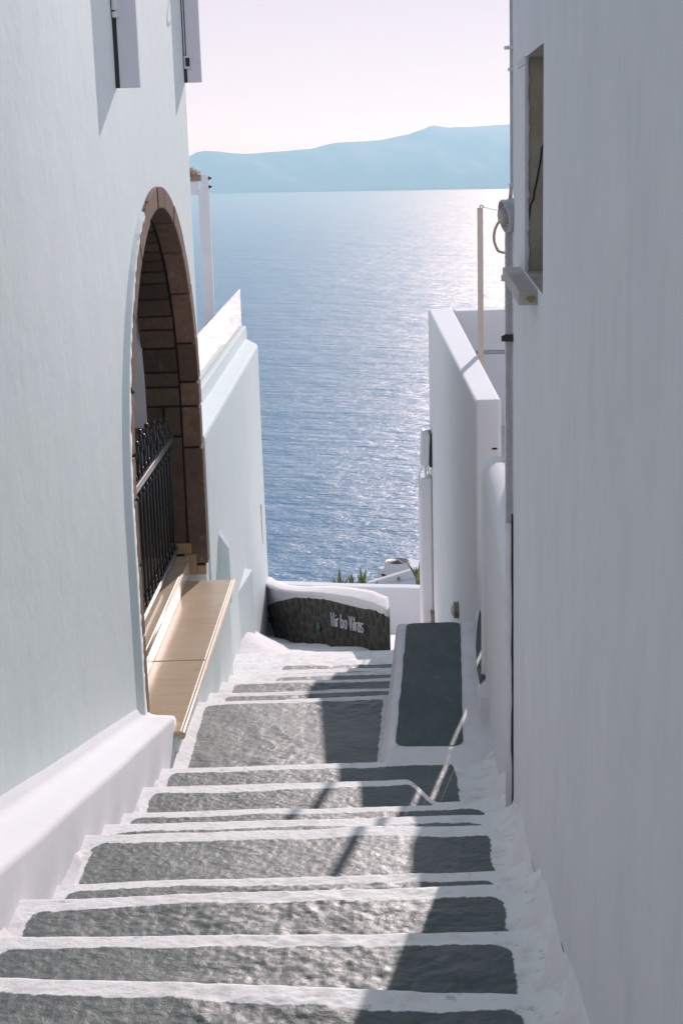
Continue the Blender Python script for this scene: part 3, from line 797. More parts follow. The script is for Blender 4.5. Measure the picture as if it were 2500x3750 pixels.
mesh('weep_slot', V, [(2 * k, 2 * k + 1, 2 * k + 3, 2 * k + 2) for k in range(8)], M['cement'], tw)

gr = thing('glass_railing', (-1.0, 12.7, -1.8), 'frameless clear glass railing on top of the white terrace wall', 'railing')
MB().hexa([T_(10.78, -.212, -1.889), T_(10.78, -.200, -1.889), T_(16.18, -.200, -1.889), T_(16.18, -.212, -1.889), T_(10.78, -.212, -1.49), T_(10.78, -.200, -1.49), T_(16.18, -.200, -1.49), T_(16.18, -.212, -1.49)]).build('glass_pane', M['glass'], gr)
MB().hexa([T_(10.78, -.235, -1.889), T_(10.78, -.213, -1.889), T_(16.20, -.213, -1.889), T_(16.20, -.235, -1.889), T_(10.78, -.235, -1.85), T_(10.78, -.213, -1.85), T_(16.20, -.213, -1.85), T_(16.20, -.235, -1.85)]).build('channel', M['white_paint'], gr)

pg = thing('pergola', (-1.1, 13, -2.2), 'white pergola post with pale timber slats above the terrace', 'pergola')
Yp = 14.5
MB().box(-1.249, -1.152, Yp, Yp + 0.10, -2.6, -0.402).build('post', M['shutter'], pg, bevel=0.003)
MB().box(-1.216, -1.152, Yp + .001, Yp + 0.099, -0.402, -0.272).build('post_head', M['shutter'], pg)
MB().box(-3.2, -1.2515, Yp + 0.02, Yp + 0.08, -0.457, -0.335).build('beam', M['shutter'], pg, bevel=0.003)
MB().box(-3.2, -1.2175, Yp + 0.021, Yp + 0.079, -0.333, -0.274).build('timber_plate', M['wood_pale'], pg, bevel=0.003)
for k in range(5):
    x = -1.250 - 0.034 * k
    MB().box(x - 0.016, x + 0.004, Yp - 0.06, Yp + 0.35, -0.272, -0.272 + 0.03 + .018 * k).build('slat', M['wood_pale'], pg, bevel=0.003)
for z in (-0.307, -0.385):
    MB().tube([(-1.153, Yp + .05, z), (-1.142, Yp + .05, z), (-1.126, Yp + .05, z), (-1.121, Yp + .05, z)], [0.018, 0.016, 0.007, 0.007], 8).build('bolt', M['black'], pg)
tf = MB().box(-6, LX(11) - 0.29, 10.76, 16.3, -2.75, -2.5).build('terrace_floor', M['terrace_floor']); tag(tf, kind='structure')
tb = thing('terrace_table', (-1.3, 13.4, -2.5), 'small brown table with a dark top behind the glass railing', 'table')
MB().box(-1.62, -1.30, 13.5, 13.9, -2.49, -1.70).build('body', M['brown_wood'], tb, bevel=0.005)
MB().box(-1.64, -1.20, 13.45, 13.95, -1.699, -1.68).build('top', M['black'], tb, bevel=0.002)

# ================================================================== SIGN WALL
ORIGIN_SCALE = 1.0  # end of the enlarged left-hand geometry
A = Vector((0.405, 13.2, 0)); B = Vector((-0.903, 16.7, 0)); D_ = (B - A).normalized(); Nn = Vector((-D_.y, D_.x, 0)); 
if Nn.dot(Vector((0, -1, 0))) < 0: Nn = -Nn
def Sp(s, z, d=0.0):
    p = A + D_ * s + Nn * d
    return (p.x, p.y, z)
sw = thing('sign_wall', (0.1, 14.5, -5.0), 'low curving wall of dark lava stone with white coping and white lettering', 'wall')
ctop = [(-0.02, -4.13), (0.35, -4.165), (0.9, -4.26), (1.74, -4.445), (2.6, -4.66), (3.2, -4.79), (3.75, -4.86)]
def top_z(s): return float(np.interp(s, [p[0] for p in ctop], [p[1] for p in ctop]))
V = []; ss = np.linspace(-0.02, 3.9, 40)
cs = []
for s in ss:
    zt = top_z(s); lp = 0.0
    prof = [(0.0, -6.6), (0.0, zt - 0.09), (0.012, zt - 0.055), (0.03, zt - 0.03), (0.025, zt - 0.008), (0.0, zt), (-0.08, zt + 0.004), (-0.14, zt - 0.01), (-0.16, zt - 0.05), (-0.16, -6.6)]
    for d, z in prof: V.append(Sp(s + max(0.0, -d) * 2.7 * (1 - s / 3.95), z + 0.006 * float(vnoise(s * 5, d * 9, 3)), d))
m_ = len(prof)
Fc = [(j * m_ + q, j * m_ + (q + 1) % m_, (j + 1) * m_ + (q + 1) % m_, (j + 1) * m_ + q) for j in range(len(ss) - 1) for q in range(m_)]
Fc += [tuple(range(m_)), tuple(range(len(V) - 1, len(V) - 1 - m_, -1))]
o = mesh('wall', V, Fc, M['plaster_rough'], sw, smooth=True)
bm = bmesh.new(); bm.from_mesh(o.data); bmesh.ops.recalc_face_normals(bm, faces=bm.faces); bm.to_mesh(o.data); bm.free()
# stone field outline (s,z)
field = [(-0.015, -4.18), (0.3, -4.215), (0.58, -4.30), (1.1, -4.40), (1.74, -4.515), (2.2, -4.62), (2.6, -4.735), (2.95, -4.86), (3.3, -4.98), (3.65, -5.125), (3.55, -5.30), (3.41, -5.44), (2.9, -5.38), (2.5, -5.34), (2.14, -5.24), (1.6, -5.10), (0.9, -4.86), (0.4, -4.70), (-0.015, -4.60)]
mv = [Sp(s, z, 0.004) for s, z in field]
mort = mesh('mortar', mv, [tuple(range(len(mv)))], M['sign_mortar'], sw)
# voronoi stones by half-plane clipping
def clip(poly, px, py, nx_, ny_):
    out = []
    for i in range(len(poly)):
        a = poly[i]; b = poly[(i + 1) % len(poly)]
        da = (a[0] - px) * nx_ + (a[1] - py) * ny_; db = (b[0] - px) * nx_ + (b[1] - py) * ny_
        if da <= 0: out.append(a)
        if da * db < 0:
            t = da / (da - db); out.append((a[0] + (b[0] - a[0]) * t, a[1] + (b[1] - a[1]) * t))
    return out
def inside(poly, x, y):
    c = False
    for i in range(len(poly)):
        x0, y0 = poly[i]; x1, y1 = poly[i - 1]
        if (y0 > y) != (y1 > y) and x < (x1 - x0) * (y - y0) / (y1 - y0) + x0: c = not c
    return c
rnd = random.Random(5)
seeds = []
tries = 0
while len(seeds) < 110 and tries < 9000:
    tries += 1
    s = rnd.uniform(0, 3.6); z = rnd.uniform(-5.42, -4.2)
    if not inside(field, s, z): continue
    if all(((s - a) / 1.45) ** 2 + (z - b) ** 2 > 0.105 ** 2 for a, b in seeds): seeds.append((s, z))
for (s, z) in seeds:
    poly = [(s - .3, z - .2), (s + .3, z - .2), (s + .3, z + .2), (s - .3, z + .2)]
    for (a, b) in seeds:
        if (a, b) == (s, z): continue
        dx_, dy_ = a - s, b - z; L = math.hypot(dx_, dy_)
        if L > 0.8: continue
        poly = clip(poly, s + dx_ / 2 - dx_ / L * 0.013, z + dy_ / 2 - dy_ / L * 0.013, dx_ / L, dy_ / L)
        if len(poly) < 3: break
    if len(poly) < 3: continue
    # keep inside the field
    poly = [(min(max(p[0], -0.012), 3.62), p[1]) for p in poly]
    poly2 = []
    for p in poly:
        if inside(field, *p): poly2.append(p); continue
        t = 1.0
        while t > 0 and not inside(field, s + (p[0] - s) * t, z + (p[1] - z) * t): t -= 0.05
        poly2.append((s + (p[0] - s) * t, z + (p[1] - z) * t))
    # round the outline
    q = []
    for i in range(len(poly2)):
        a = poly2[i - 1]; b = poly2[i]; c = poly2[(i + 1) % len(poly2)]
        q.append((b[0] * .72 + a[0] * .28, b[1] * .72 + a[1] * .28)); q.append((b[0] * .72 + c[0] * .28, b[1] * .72 + c[1] * .28))
    n = len(q); h = rnd.uniform(0.007, 0.018)
    V = [Sp(p[0], p[1], 0.003) for p in q] + [Sp(s + (p[0] - s) * .93, z + (p[1] - z) * .93, h * .75) for p in q] + [Sp(s + (p[0] - s) * .6, z + (p[1] - z) * .6, h) for p in q]
    Fc = [(i, (i + 1) % n, n + (i + 1) % n, n + i) for i in range(n)] + [(n + i, n + (i + 1) % n, 2 * n + (i + 1) % n, 2 * n + i) for i in range(n)] + [tuple(range(2 * n, 3 * n))]
    o = mesh('stone', V, Fc, STONES[min(3, int(abs(rnd.gauss(0, 1.2))))], mort, smooth=True)
    bm = bmesh.new(); bm.from_mesh(o.data); bmesh.ops.recalc_face_normals(bm, faces=bm.faces)
    c = bm.faces[-1] if False else None
    bm.to_mesh(o.data); bm.free()
# lettering: thin raised white letters on pins, some lost, reading from the far end to the near end
arc = lambda cx_, cy_, rx_, ry_, a0, a1, n=10: [(cx_ + rx_ * math.cos(rad(a0 + (a1 - a0) * k / n)), cy_ + ry_ * math.sin(rad(a0 + (a1 - a0) * k / n))) for k in range(n + 1)]
GL = {'M': (0.78, [[(0, 1), (0.20, 0), (0.50, 1), (0.62, 0)]]), 'i': (0.10, [[(0.03, 0), (0.03, 0.55)], [(0.03, 0.80), (0.03, 0.86)]]), 'r': (0.30, [[(0.03, 0), (0.03, 0.62)], [(0.03, 0.42)] + arc(0.20, 0.45, 0.15, 0.17, 150, 60, 4)]),
      'b': (0.52, [[(0.03, 0), (0.03, 1)], arc(0.24, 0.31, 0.21, 0.31, 170, -170)]), 'o': (0.52, [arc(0.25, 0.31, 0.23, 0.31, 0, 360, 14)]), 'V': (0.52, [[(0, 1), (0.20, 0), (0.44, 1)]]), 'l': (0.12, [[(0.03, 0), (0.03, 1)]]),
      'a': (0.46, [arc(0.21, 0.25, 0.19, 0.25, 20, 340), [(0.40, 0), (0.40, 0.5)] + arc(0.22, 0.50, 0.18, 0.16, 0, 150, 5)]), 's': (0.40, [arc(0.18, 0.50, 0.16, 0.16, 30, 265, 7) + arc(0.18, 0.17, 0.17, 0.17, 90, -150, 7)])}
text = "Mir bo Vilras"; adv = {' ': 0.34}
tot = sum(adv.get(c, GL[c][0] + 0.10 if c in GL else 0) for c in text); u = 0.0
for c in text:
    if c == ' ': u += adv[c]; continue
    m = MB()
    for stroke in GL[c][1]:
        pts = []
        for (gx_, gy_) in stroke:
            t = (u + gx_) / tot; pts.append(Sp(1.42 + (0.52 - 1.42) * t, -4.70 + (-4.51 + 4.70) * t + gy_ * 0.135, 0.045))
        m.tube(pts, 0.0085, 6)
    m.build('letter', M['letter'], sw)
    u += GL[c][0] + 0.10
ov = [Sp(1.85 + 0.028 * math.cos(a), -4.86 + 0.065 * math.sin(a), 0.02) for a in np.linspace(0, 2 * math.pi, 17)[:-1]] + [Sp(1.85 + 0.018 * math.cos(a), -4.86 + 0.045 * math.sin(a), 0.05) for a in np.linspace(0, 2 * math.pi, 17)[:-1]]
mesh('green_glass_inset', ov, [(i, (i + 1) % 16, 16 + (i + 1) % 16, 16 + i) for i in range(16)] + [tuple(range(16, 32))], M['green_glass'], sw, smooth=True)

# ================================================================== BACK PARAPET, PLANTS, LOWER HOUSE
V = []
xs_ = np.linspace(-1.6, 2.4, 40)
for x in xs_:
    zt = -5.125 - 0.055 * x + 0.012 * float(fbm(x * 1.6, 0, 3, 4))
    for y, z in ((17.3, -7.8), (17.3, zt - 0.02), (17.315, zt - 0.004), (17.34, zt), (17.46, zt), (17.5, zt - 0.02), (17.5, -7.8)): V.append((x, y, z))
bp = mesh('back_parapet', V, [(j * 7 + q, (j + 1) * 7 + q, (j + 1) * 7 + q + 1, j * 7 + q + 1) for j in range(39) for q in range(6)], M['plaster_fine'], smooth=False)
tag(bp, 'plain white parapet in shade closing the alley behind the stone sign wall', 'parapet')

def aloe(x, y, z, leaves, label):
    t = thing('aloe_plant', (x, y, z), label, 'plant', 'aloes behind the white parapet')
    for (ang, lean, ln, w) in leaves:
        V = []; n = 7
        for k in range(n):
            u = k / (n - 1)
            ww = w * (1 - u ** 1.6) * (0.75 + 0.5 * u * (1 - u)) + 0.002
            out = lean * ln * (u ** 1.4); up = ln * u * (1 - 0.25 * lean * u)
            cx_, cy_ = math.cos(ang), math.sin(ang)
            bx, by = x + cx_ * out, y + cy_ * out
            sxn, syn = -cy_, cx_
            V += [(bx + sxn * ww, by + syn * ww, z + up), (bx + cx_ * ww * .45, by + cy_ * ww * .45 , z + up - 0.003), (bx - sxn * ww, by - syn * ww, z + up), (bx - cx_ * ww * .25, by - cy_ * ww * .25, z + up)]
        Fc = [(a * 4 + q, a * 4 + (q + 1) % 4, (a + 1) * 4 + (q + 1) % 4, (a + 1) * 4 + q) for a in range(n - 1) for q in range(4)] + [(n * 4 - 4, n * 4 - 3, n * 4 - 2, n * 4 - 1)]
        mesh('leaf', V, Fc, M['aloe'], t)
rr = random.Random(3)
def fan(n, h): return [(rr.uniform(0, 6.28), rr.uniform(0.1, 0.5), h * rr.uniform(0.6, 1.05), rr.uniform(0.026, 0.042)) for _ in range(n)]
for x, h, lab in ((-0.04, 0.38, 'spiky aloe behind the white parapet, leftmost of the row, above the stone sign wall'), (0.10, 0.32, 'short aloe clump second from the left behind the white parapet'), (0.24, 0.40, 'tall upright aloe in the right half of the row behind the parapet'), (0.37, 0.22, 'small bushy aloe at the right end of the row, beside the white stair wall')):
    aloe(x, 17.75, -5.42, fan(15 if h > .25 else 16, h), lab)
aloe(0.93, 18.3, -5.42, fan(14, 0.30) + [(2.9, .5, .38, .03), (0.4, .1, .36, .035)], 'dark aloe growing against the tall white pillar at the right end of the parapet')

lh = thing('lower_house', (1.1, 30, -10), 'white flat-roofed house below the alley with a round grilled vent', 'house')
MB().prism([(0.70, 29.97), (1.05, 29.50), (1.85, 30.20), (1.40, 30.66)], -12, -8.50).build('wall', M['plaster_fine'], lh, bevel=0.01)
m = MB(); nn = 40
for r, z in ((0.275, -8.60), (0.272, -8.52), (0.262, -8.45), (0.250, -8.385), (0.238, -8.372), (0.226, -8.38), (0.22, -8.42)):
    for k in range(nn): m.v.append((1.11 + r * 1.02 * math.cos(2 * math.pi * k / nn), 29.98 + r * math.sin(2 * math.pi * k / nn), z))
for j in range(6):
    for k in range(nn): m.f.append((j * nn + k, j * nn + (k + 1) % nn, (j + 1) * nn + (k + 1) % nn, (j + 1) * nn + k))
m.f.append(tuple(6 * nn + k for k in range(nn)))
vent = m.build('vent', M['plaster_fine'], lh, smooth=True)
for k in range(9):
    r = 0.03 + 0.0245 * k
    MB().tube([(1.11 + r * math.cos(a), 29.98 + r * math.sin(a), -8.372 + 0.02 * (1 - (r / .23) ** 2)) for a in np.linspace(0, 2 * math.pi, 33)], 0.005, 5).build('grille_ring', M['grille'], vent)
for a in (0.6, 2.2, 3.9, 5.3):
    MB().tube([(1.11, 29.98, -8.345), (1.11 + .23 * math.cos(a), 29.98 + .23 * math.sin(a), -8.365)], 0.006, 5).build('grille_spoke', M['white_paint'], vent)
MB().tube([(1.11, 29.98, -8.40), (1.11, 29.98, -8.395)], 0.22, 30).build('vent_shaft', M['black'], vent)
fwd = Vector((1.05 - .70, 29.50 - 29.97, 0)).normalized()
for a in (0.14, 0.31):
    for b in (-8.655, -8.735):
        p = Vector((.70, 29.97, b)) + fwd * a; nrm = Vector((fwd.y, -fwd.x, 0)) * 0.006
        q = p + fwd * 0.15
        mesh('window_pane', [p + nrm, q + nrm, q + nrm + Vector((0, 0, .068)), p + nrm + Vector((0, 0, .068))], [(0, 1, 2, 3)], M['black'], lh)
# sloping stair wall in front of it
sl = thing('sloping_wall', (1.0, 28, -10), 'white wall sloping up to the right in front of the house with the round vent', 'wall')
MB().hexa([(0.43, 26.0, -12), (1.75, 26.0, -12), (1.75, 26.16, -12), (0.43, 26.16, -12), (0.43, 26.0, -7.66), (1.75, 26.0, -7.285), (1.75, 26.16, -7.285), (0.43, 26.16, -7.66)]).build('wall', M['plaster_fine'], sl, bevel=0.015)
MB().hexa([(0.45, 25.2, -12), (1.75, 25.2, -12), (1.75, 25.99, -12), (0.45, 25.99, -12), (0.45, 25.2, -7.70), (1.75, 25.2, -7.50), (1.75, 25.99, -7.50), (0.45, 25.99, -7.72)]).build('landing_block', M['plaster_fine'], sl, bevel=0.01)
MB().tube([(0.98, 25.995, -7.58), (0.98, 25.96, -7.58)], 0.028, 12).build('wall_light', M['brass'], sl)

# ================================================================== RIGHT SIDE
rh = thing('right_house', (0.7, 3.0, -2.5), 'tall shaded white house wall on the right with a deep bare-cement window recess', 'house')
def Rp(y, d, z): return (RX(y) - d, y, z)
Y0, Y1 = -3.5, 5.84; oy0, oy1, oz0, oz1 = 4.35, 5.12, -0.44, 0.245
ysr = [Y0, 3.0, oy0, oy1, Y1]; zsr = [-6.0, -1.6, oz0, oz1, 4.2]
mb = MB()
for a in range(4):
    for b in range(4):
        if a == 2 and b == 2: continue
        n = len(mb.v); mb.v += [Rp(ysr[a], 0, zsr[b]), Rp(ysr[a], 0, zsr[b + 1]), Rp(ysr[a + 1], 0, zsr[b + 1]), Rp(ysr[a + 1], 0, zsr[b])]
        mb.f.append((n, n + 1, n + 2, n + 3))
n = len(mb.v)
mb.v += [Rp(Y1, 0, -6), Rp(Y1, 0, 4.2), (5, 6.35, 4.2), (5, 6.35, -6), Rp(Y0, 0, -6), Rp(Y0, 0, 4.2), (5, -3.5, 4.2), (5, -3.5, -6)]
mb.f += [(n, n + 1, n + 2, n + 3), (n + 7, n + 6, n + 5, n + 4), (n + 3, n + 2, n + 6, n + 7), (n + 1, n + 5, n + 6, n + 2)]
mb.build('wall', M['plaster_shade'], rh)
# recess lining
n = 0; dp = -0.22
V = [Rp(oy0, 0, oz0), Rp(oy1, 0, oz0), Rp(oy1, 0, oz1), Rp(oy0, 0, oz1), Rp(oy0, dp, oz0), Rp(oy1, dp, oz0), Rp(oy1, dp, oz1), Rp(oy0, dp, oz1)]
rec = mesh('window_recess', V, [(0, 1, 5, 4), (1, 2, 6, 5), (2, 3, 7, 6), (3, 0, 4, 7), (4, 5, 6, 7)], M['cement'], rh)
# jagged crack in the far reveal
cp = [(-0.145, 0.05), (-0.115, 0.0), (-0.10, -0.05), (-0.09, -0.06), (-0.082, -0.10), (-0.07, -0.135), (-0.062, -0.16), (-0.045, -0.20), (-0.04, -0.225), (-0.022, -0.245), (-0.015, -0.30)]
V = []
for k, (d, z) in enumerate(cp):
    w = 0.003 if 0 < k < len(cp) - 1 else 0.0006
    V += [(RX(oy1) - d * .55 - w + .004, oy1 - 0.002, z + .02), (RX(oy1) - d * .55 + w + .004, oy1 - 0.002, z + .02)]
mesh('crack', V, [(2 * k, 2 * k + 1, 2 * k + 3, 2 * k + 2) for k in range(len(cp) - 1)], M['crack'], rec)
# torn plaster lip around the recess edge
V = []; nl = 60
for k in range(nl):
    z = oz0 + (oz1 - oz0) * k / (nl - 1)
    V += [Rp(oy1 + 0.02, -0.002, z), Rp(oy1 + 0.006, 0.004, z), Rp(oy1 - 0.006 - 0.010 * float(abs(vnoise(k * 1.3, 0, 2))) * 0.6, 0.002, z), Rp(oy1 - 0.004, -0.008 - 0.006 * float(vnoise(k * 1.1, 1, 2) + .5), z)]
mesh('plaster_lip', V, [(a * 4 + q, (a + 1) * 4 + q, (a + 1) * 4 + q + 1, a * 4 + q + 1) for a in range(nl - 1) for q in range(3)], M['plaster_shade'], rec, smooth=True)
sill = MB().hexa([Rp(4.55, .058, -.492), Rp(4.55, -.20, -.492), Rp(5.42, -.20, -.492), Rp(5.42, .062, -.492), Rp(4.55, .058, -.449), Rp(4.55, -.20, -.449), Rp(5.42, -.20, -.449), Rp(5.42, .062, -.449)]).build('sill', M['sill'], rh, bevel=0.005)
rp_ = [(0.020 + 0.013 * math.cos(a) * (1 + .3 * math.sin(3 * a)), -.473 + 0.010 * math.sin(a)) for a in np.linspace(0, 2 * math.pi, 15)[:-1]]
mesh('rust_mark', [Rp(4.5475, d, z) for d, z in rp_], [tuple(range(14))], M['rust'], sill)
MB().hexa([Rp(5.13, -.002, .225), Rp(5.13, .004, .225), Rp(5.50, .004, .225), Rp(5.50, -.002, .225), Rp(5.13, -.002, .248), Rp(5.13, .004, .248), Rp(5.50, .004, .248), Rp(5.50, -.002, .248)]).build('metal_strip', M['pipe'], rh)
# plaster chips / cracks along the foot of the wall
V = []; cps = [(6.0, -2.75), (5.75, -2.72), (5.5, -2.66), (5.2, -2.60), (4.95, -2.50), (4.7, -2.42), (4.4, -2.34), (4.15, -2.24), (3.9, -2.16), (3.6, -2.10), (3.3, -2.03), (3.0, -1.95)]
for k, (y, z) in enumerate(cps):
    zz = z + 0.035 + 0.012 * random.uniform(-1, 1); w = random.uniform(0.0015, 0.005)
    V += [Rp(y, 0.0016, zz - w), Rp(y, 0.0016, zz + w)]
mesh('crack', V, [(2 * k, 2 * k + 1, 2 * k + 3, 2 * k + 2) for k in range(len(cps) - 1) if k not in (3, 8)], M['cement'], rh)

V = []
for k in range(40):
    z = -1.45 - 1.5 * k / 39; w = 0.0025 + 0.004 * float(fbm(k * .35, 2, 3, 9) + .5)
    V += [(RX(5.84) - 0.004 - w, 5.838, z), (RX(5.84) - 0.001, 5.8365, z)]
mesh('joint_shade_strip', V, [(2 * k, 2 * k + 1, 2 * k + 3, 2 * k + 2) for k in range(39)], M['crack'], rh)  # dark strip painting in the shade of the gap beside the pipe
# pipes at the corner
cx = RX(5.84) - 0.011; cy = 5.863
dp_ = thing('drain_pipe', (cx, cy, -2.95), 'ribbed grey conduit running into a white painted pipe at the corner of the right house', 'pipe')
rings = []; rads = []
z = -0.335
while z > -1.50:
    rings += [(cx, cy, z), (cx, cy, z - 0.004), (cx, cy, z - 0.0045), (cx, cy, z - 0.0085)]; rads += [0.0205, 0.0205, 0.0165, 0.0165]; z -= 0.009
MB().tube(rings, rads, 14).build('ribbed_conduit', M['pipe'], dp_)
MB().tube([(cx + .002, cy, -1.49), (cx + .002, cy, -1.51), (cx + .003, cy, -2.2), (cx + .006, cy, -3.0)], [0.0225, 0.0225, 0.023, 0.024], 16).build('pipe', M['pipe_white'], dp_, smooth=True)
for z in (-0.525, -0.755):
    m = MB(); m.tube([(cx, cy, z - .014), (cx, cy, z + .014)], 0.024, 14); m.box(cx - .035, cx + .03, cy - .028, cy - .02, z - .012, z + .012)
    m.build('clamp', M['pipe'] if z > -.6 else M['iron'], dp_)
cb = thing('wall_cable', (RX(6.1), 6.14, -0.2), 'thin grey cable clipped down the corner of the right house to the lamp', 'cable')
c2x = RX(5.84) - 0.003
MB().tube([(c2x - .002, 5.85, 2.6), (c2x - .002, 5.85, 0.62), (c2x - .001, 5.85, 0.3), (c2x, 5.85, -0.05), (c2x, 5.85, -0.17), (c2x - .01, 5.85, -0.26)], 0.008, 8).build('cable', M['pipe'], cb, smooth=True)
for z, w in ((0.315, .028), (0.238, .014), (-0.178, .012)):
    MB().box(c2x - w, c2x + .012, 5.832, 5.87, z - .006, z + .006).build('clip', M['white_paint'], cb, bevel=0.002)
sc_ = MB().hexa([(1.20, 5.93, -4), (1.36, 5.93, -4), (1.36, 9.18, -4), (1.20, 9.18, -4), (1.20, 5.93, -0.32), (1.36, 5.93, -0.32), (1.36, 9.18, -0.90), (1.20, 9.18, -0.90)]).build('added_shade_wall', M['plaster_fine'], bevel=0.02)  # unseen wall added behind the house corner, shaped to shade the steps
tag(sc_, 'added unseen sloping white wall that shades the steps, behind the corner of the right house', 'wall')
# round lamp
lamp = thing('wall_lamp', (cx - .02, 6.1, -0.3), 'round grey bulkhead lamp on the corner of the right house above the ribbed pipe', 'lamp')
def ringpts(c, ax, prof, n=24):
    ax = Vector(ax).normalized(); u = ax.cross(Vector((0, 1, 0))).normalized(); w = ax.cross(u)
    V = []; Fc = []
    for (h, r) in prof:
        for k in range(n):
            a = 2 * math.pi * k / n; p = Vector(c) + ax * h + (u * math.cos(a) + w * math.sin(a)) * r; V.append(tuple(p))
    for j in range(len(prof) - 1):
        for k in range(n): Fc.append((j * n + k, j * n + (k + 1) % n, (j + 1) * n + (k + 1) % n, (j + 1) * n + k))
    return V, Fc, n
lc = (cx + 0.038, 5.85, -0.285); lax = (-1.0, -0.22, -0.16)
V, Fc, n = ringpts(lc, lax, [(-.005, .001), (-.005, .05), (0.004, .062), (0.06, .064), (0.066, .062), (0.066, .055), (0.052, .053), (0.045, .001)])
mesh('housing', V, Fc, M['pipe'], lamp, smooth=False)
V, Fc, n = ringpts(lc, lax, [(.046, .0305), (.075, .030), (.082, .026), (.084, .001)])
mesh('gland', V, Fc, M['sill'], lamp)
MB().tube([(lc[0] - .068 - 0.026 * math.sin(t * math.pi) ** 0.7, 5.90, -.312 - 0.125 * t) for t in np.linspace(0, 0.93, 16)] + [(lc[0] - .05, 5.905, -.437), (lc[0] - .04, 5.91, -.425)], 0.0055, 8).build('cable_loop', M['post_wood'], lamp, smooth=True)

# parapet with post
pw = thing('parapet_wall', (1.0, 12, -4.5), 'thick white parapet wall with a sunlit flat top beside the steps, right of the sea view', 'wall')
mb = MB()
px0 = lambda y: 0.862 + (y - 9.53) * 0.005
mb.hexa([(px0(9.53), 9.53, -6), (1.030, 9.53, -6), (1.125, 14.75, -6), (px0(14.75), 14.75, -6), (px0(9.53), 9.53, -1.62), (1.030, 9.53, -1.62), (1.125, 14.75, -1.60), (px0(14.75), 14.75, -1.60)])
mb.build('wall', M['plaster_fine'], pw, bevel=0.022, segs=4)
MB().box(1.127, 3.4, 14.50, 14.75, -6, -1.603).build('return_wall', M['plaster_fine'], pw, bevel=0.02, segs=4)
MB().box(0.765, px0(14.5) - .001, 14.42, 14.7, -6.2, -3.20).build('pilaster', M['plaster_fine'], pw, bevel=0.03, segs=4)
mesh('vent_hole', [(0.985 + 0.018 * math.cos(a), 9.527, -1.935 + 0.007 * math.sin(a)) for a in np.linspace(0, 2 * math.pi, 17)[:-1]], [tuple(range(16))], M['crack'], pw)
tfl = MB().box(1.08, 7, 6.5, 14.49, -3.0, -2.72).build('terrace_floor', M['terrace_floor']); tag(tfl, kind='structure')

for (x, y, zt, lab) in ((1.098, 11.60, -0.515, 'slim cream timber post standing behind the sunlit parapet, its shadow across the coping'), (1.085, 9.60, -0.62, 'slim cream timber post hidden behind the corner of the right house')):
    p = thing('timber_post', (x, y, -2.7), lab, 'post', 'posts along the parapet')
    MB().box(x - .020, x + .020, y - .02 + (0.0), y + .02, -2.719, zt).build('post', M['post_wood'], p, bevel=0.003)
    if y > 11:
        MB().tube([(x, y, zt - .003), (x, y, zt + .012), (x + .008, y, zt + .018), (x + .022, y, zt + .012), (x + .022, y, zt - .004)], 0.004, 8).build('hook', M['iron'], p)
        MB().tube([(x + .02, y, zt + .004), (x + .06, y - .6, zt + .005), (x + .04, y - 2.4, zt + .02), (0.80, 6.4, -.30), (lc[0] - .05, 5.96, -.275)], 0.0028, 6).build('wire', M['pipe'], p)
MB().tube([(1.12, 12.3, -1.70), (2.6, 12.3, -1.70)], 0.018, 12).build('handrail', M['steel'], pw, smooth=True)

# lantern on the far edge of the parapet and two brass lights
ln = thing('wall_lantern', (0.82, 14.45, -3.1), 'white box lantern with a loose cable on the far edge of the parapet wall', 'lamp')
mb = MB(); mb.hexa([(0.775, 14.36, -3.07), (0.855, 14.36, -3.07), (0.855, 14.58, -3.07), (0.775, 14.58, -3.07), (0.79, 14.34, -2.76), (0.866, 14.34, -2.76), (0.866, 14.56, -2.76), (0.79, 14.56, -2.76)])
mb.build('body', M['white_paint'], ln, bevel=0.008)
MB().hexa([(0.79, 14.345, -2.759), (0.866, 14.345, -2.759), (0.866, 14.555, -2.759), (0.79, 14.555, -2.759), (0.80, 14.36, -2.725), (0.835, 14.36, -2.742), (0.835, 14.54, -2.742), (0.80, 14.54, -2.725)]).build('cap', M['white_paint'], ln)
MB().box(0.858, 0.884, 14.35, 14.56, -3.08, -2.75).build('back_plate', M['black'], ln)
MB().tube([(0.80, 14.40, -3.07), (0.768, 14.40, -3.13), (0.755, 14.40, -3.20), (0.758, 14.40, -3.27), (0.772, 14.41, -3.31)], 0.005, 8).build('cable', M['white_paint'], ln, smooth=True)
MB().tube([(0.84, 14.40, -3.08), (0.855, 14.40, -3.16), (0.866, 14.40, -3.12)], 0.004, 8).build('bracket', M['iron'], ln)
MB().tube([(0.82, 14.42, -3.07), (0.825, 14.43, -3.19)], 0.012, 8).build('stem', M['white_paint'], ln)
for (y, z, r, lab) in ((11.1, -3.50, 0.066, 'larger nearer brass step light on the side of the parapet wall'), (14.35, -4.585, 0.063, 'smaller farther brass step light low on the parapet wall')):
    b = thing('step_light', (px0(y), y, z), lab, 'lamp', 'brass lights on the parapet')
    V, Fc, n = ringpts((px0(y), y, z), (-1, 0, 0), [(0.0, r), (0.012, r), (0.014, r * .97), (0.03, r * .97), (0.032, r), (0.038, r * .98), (0.039, r * .8)])
    mesh('rim', V, Fc, M['brass'], b)
    V, Fc, n = ringpts((px0(y), y, z), (-1, 0, 0), [(0.037, r * .8), (0.05, r * .6), (0.058, r * .3), (0.060, .001)])
    mesh('lens', V, Fc, M['lamp_glass'], b, smooth=True)

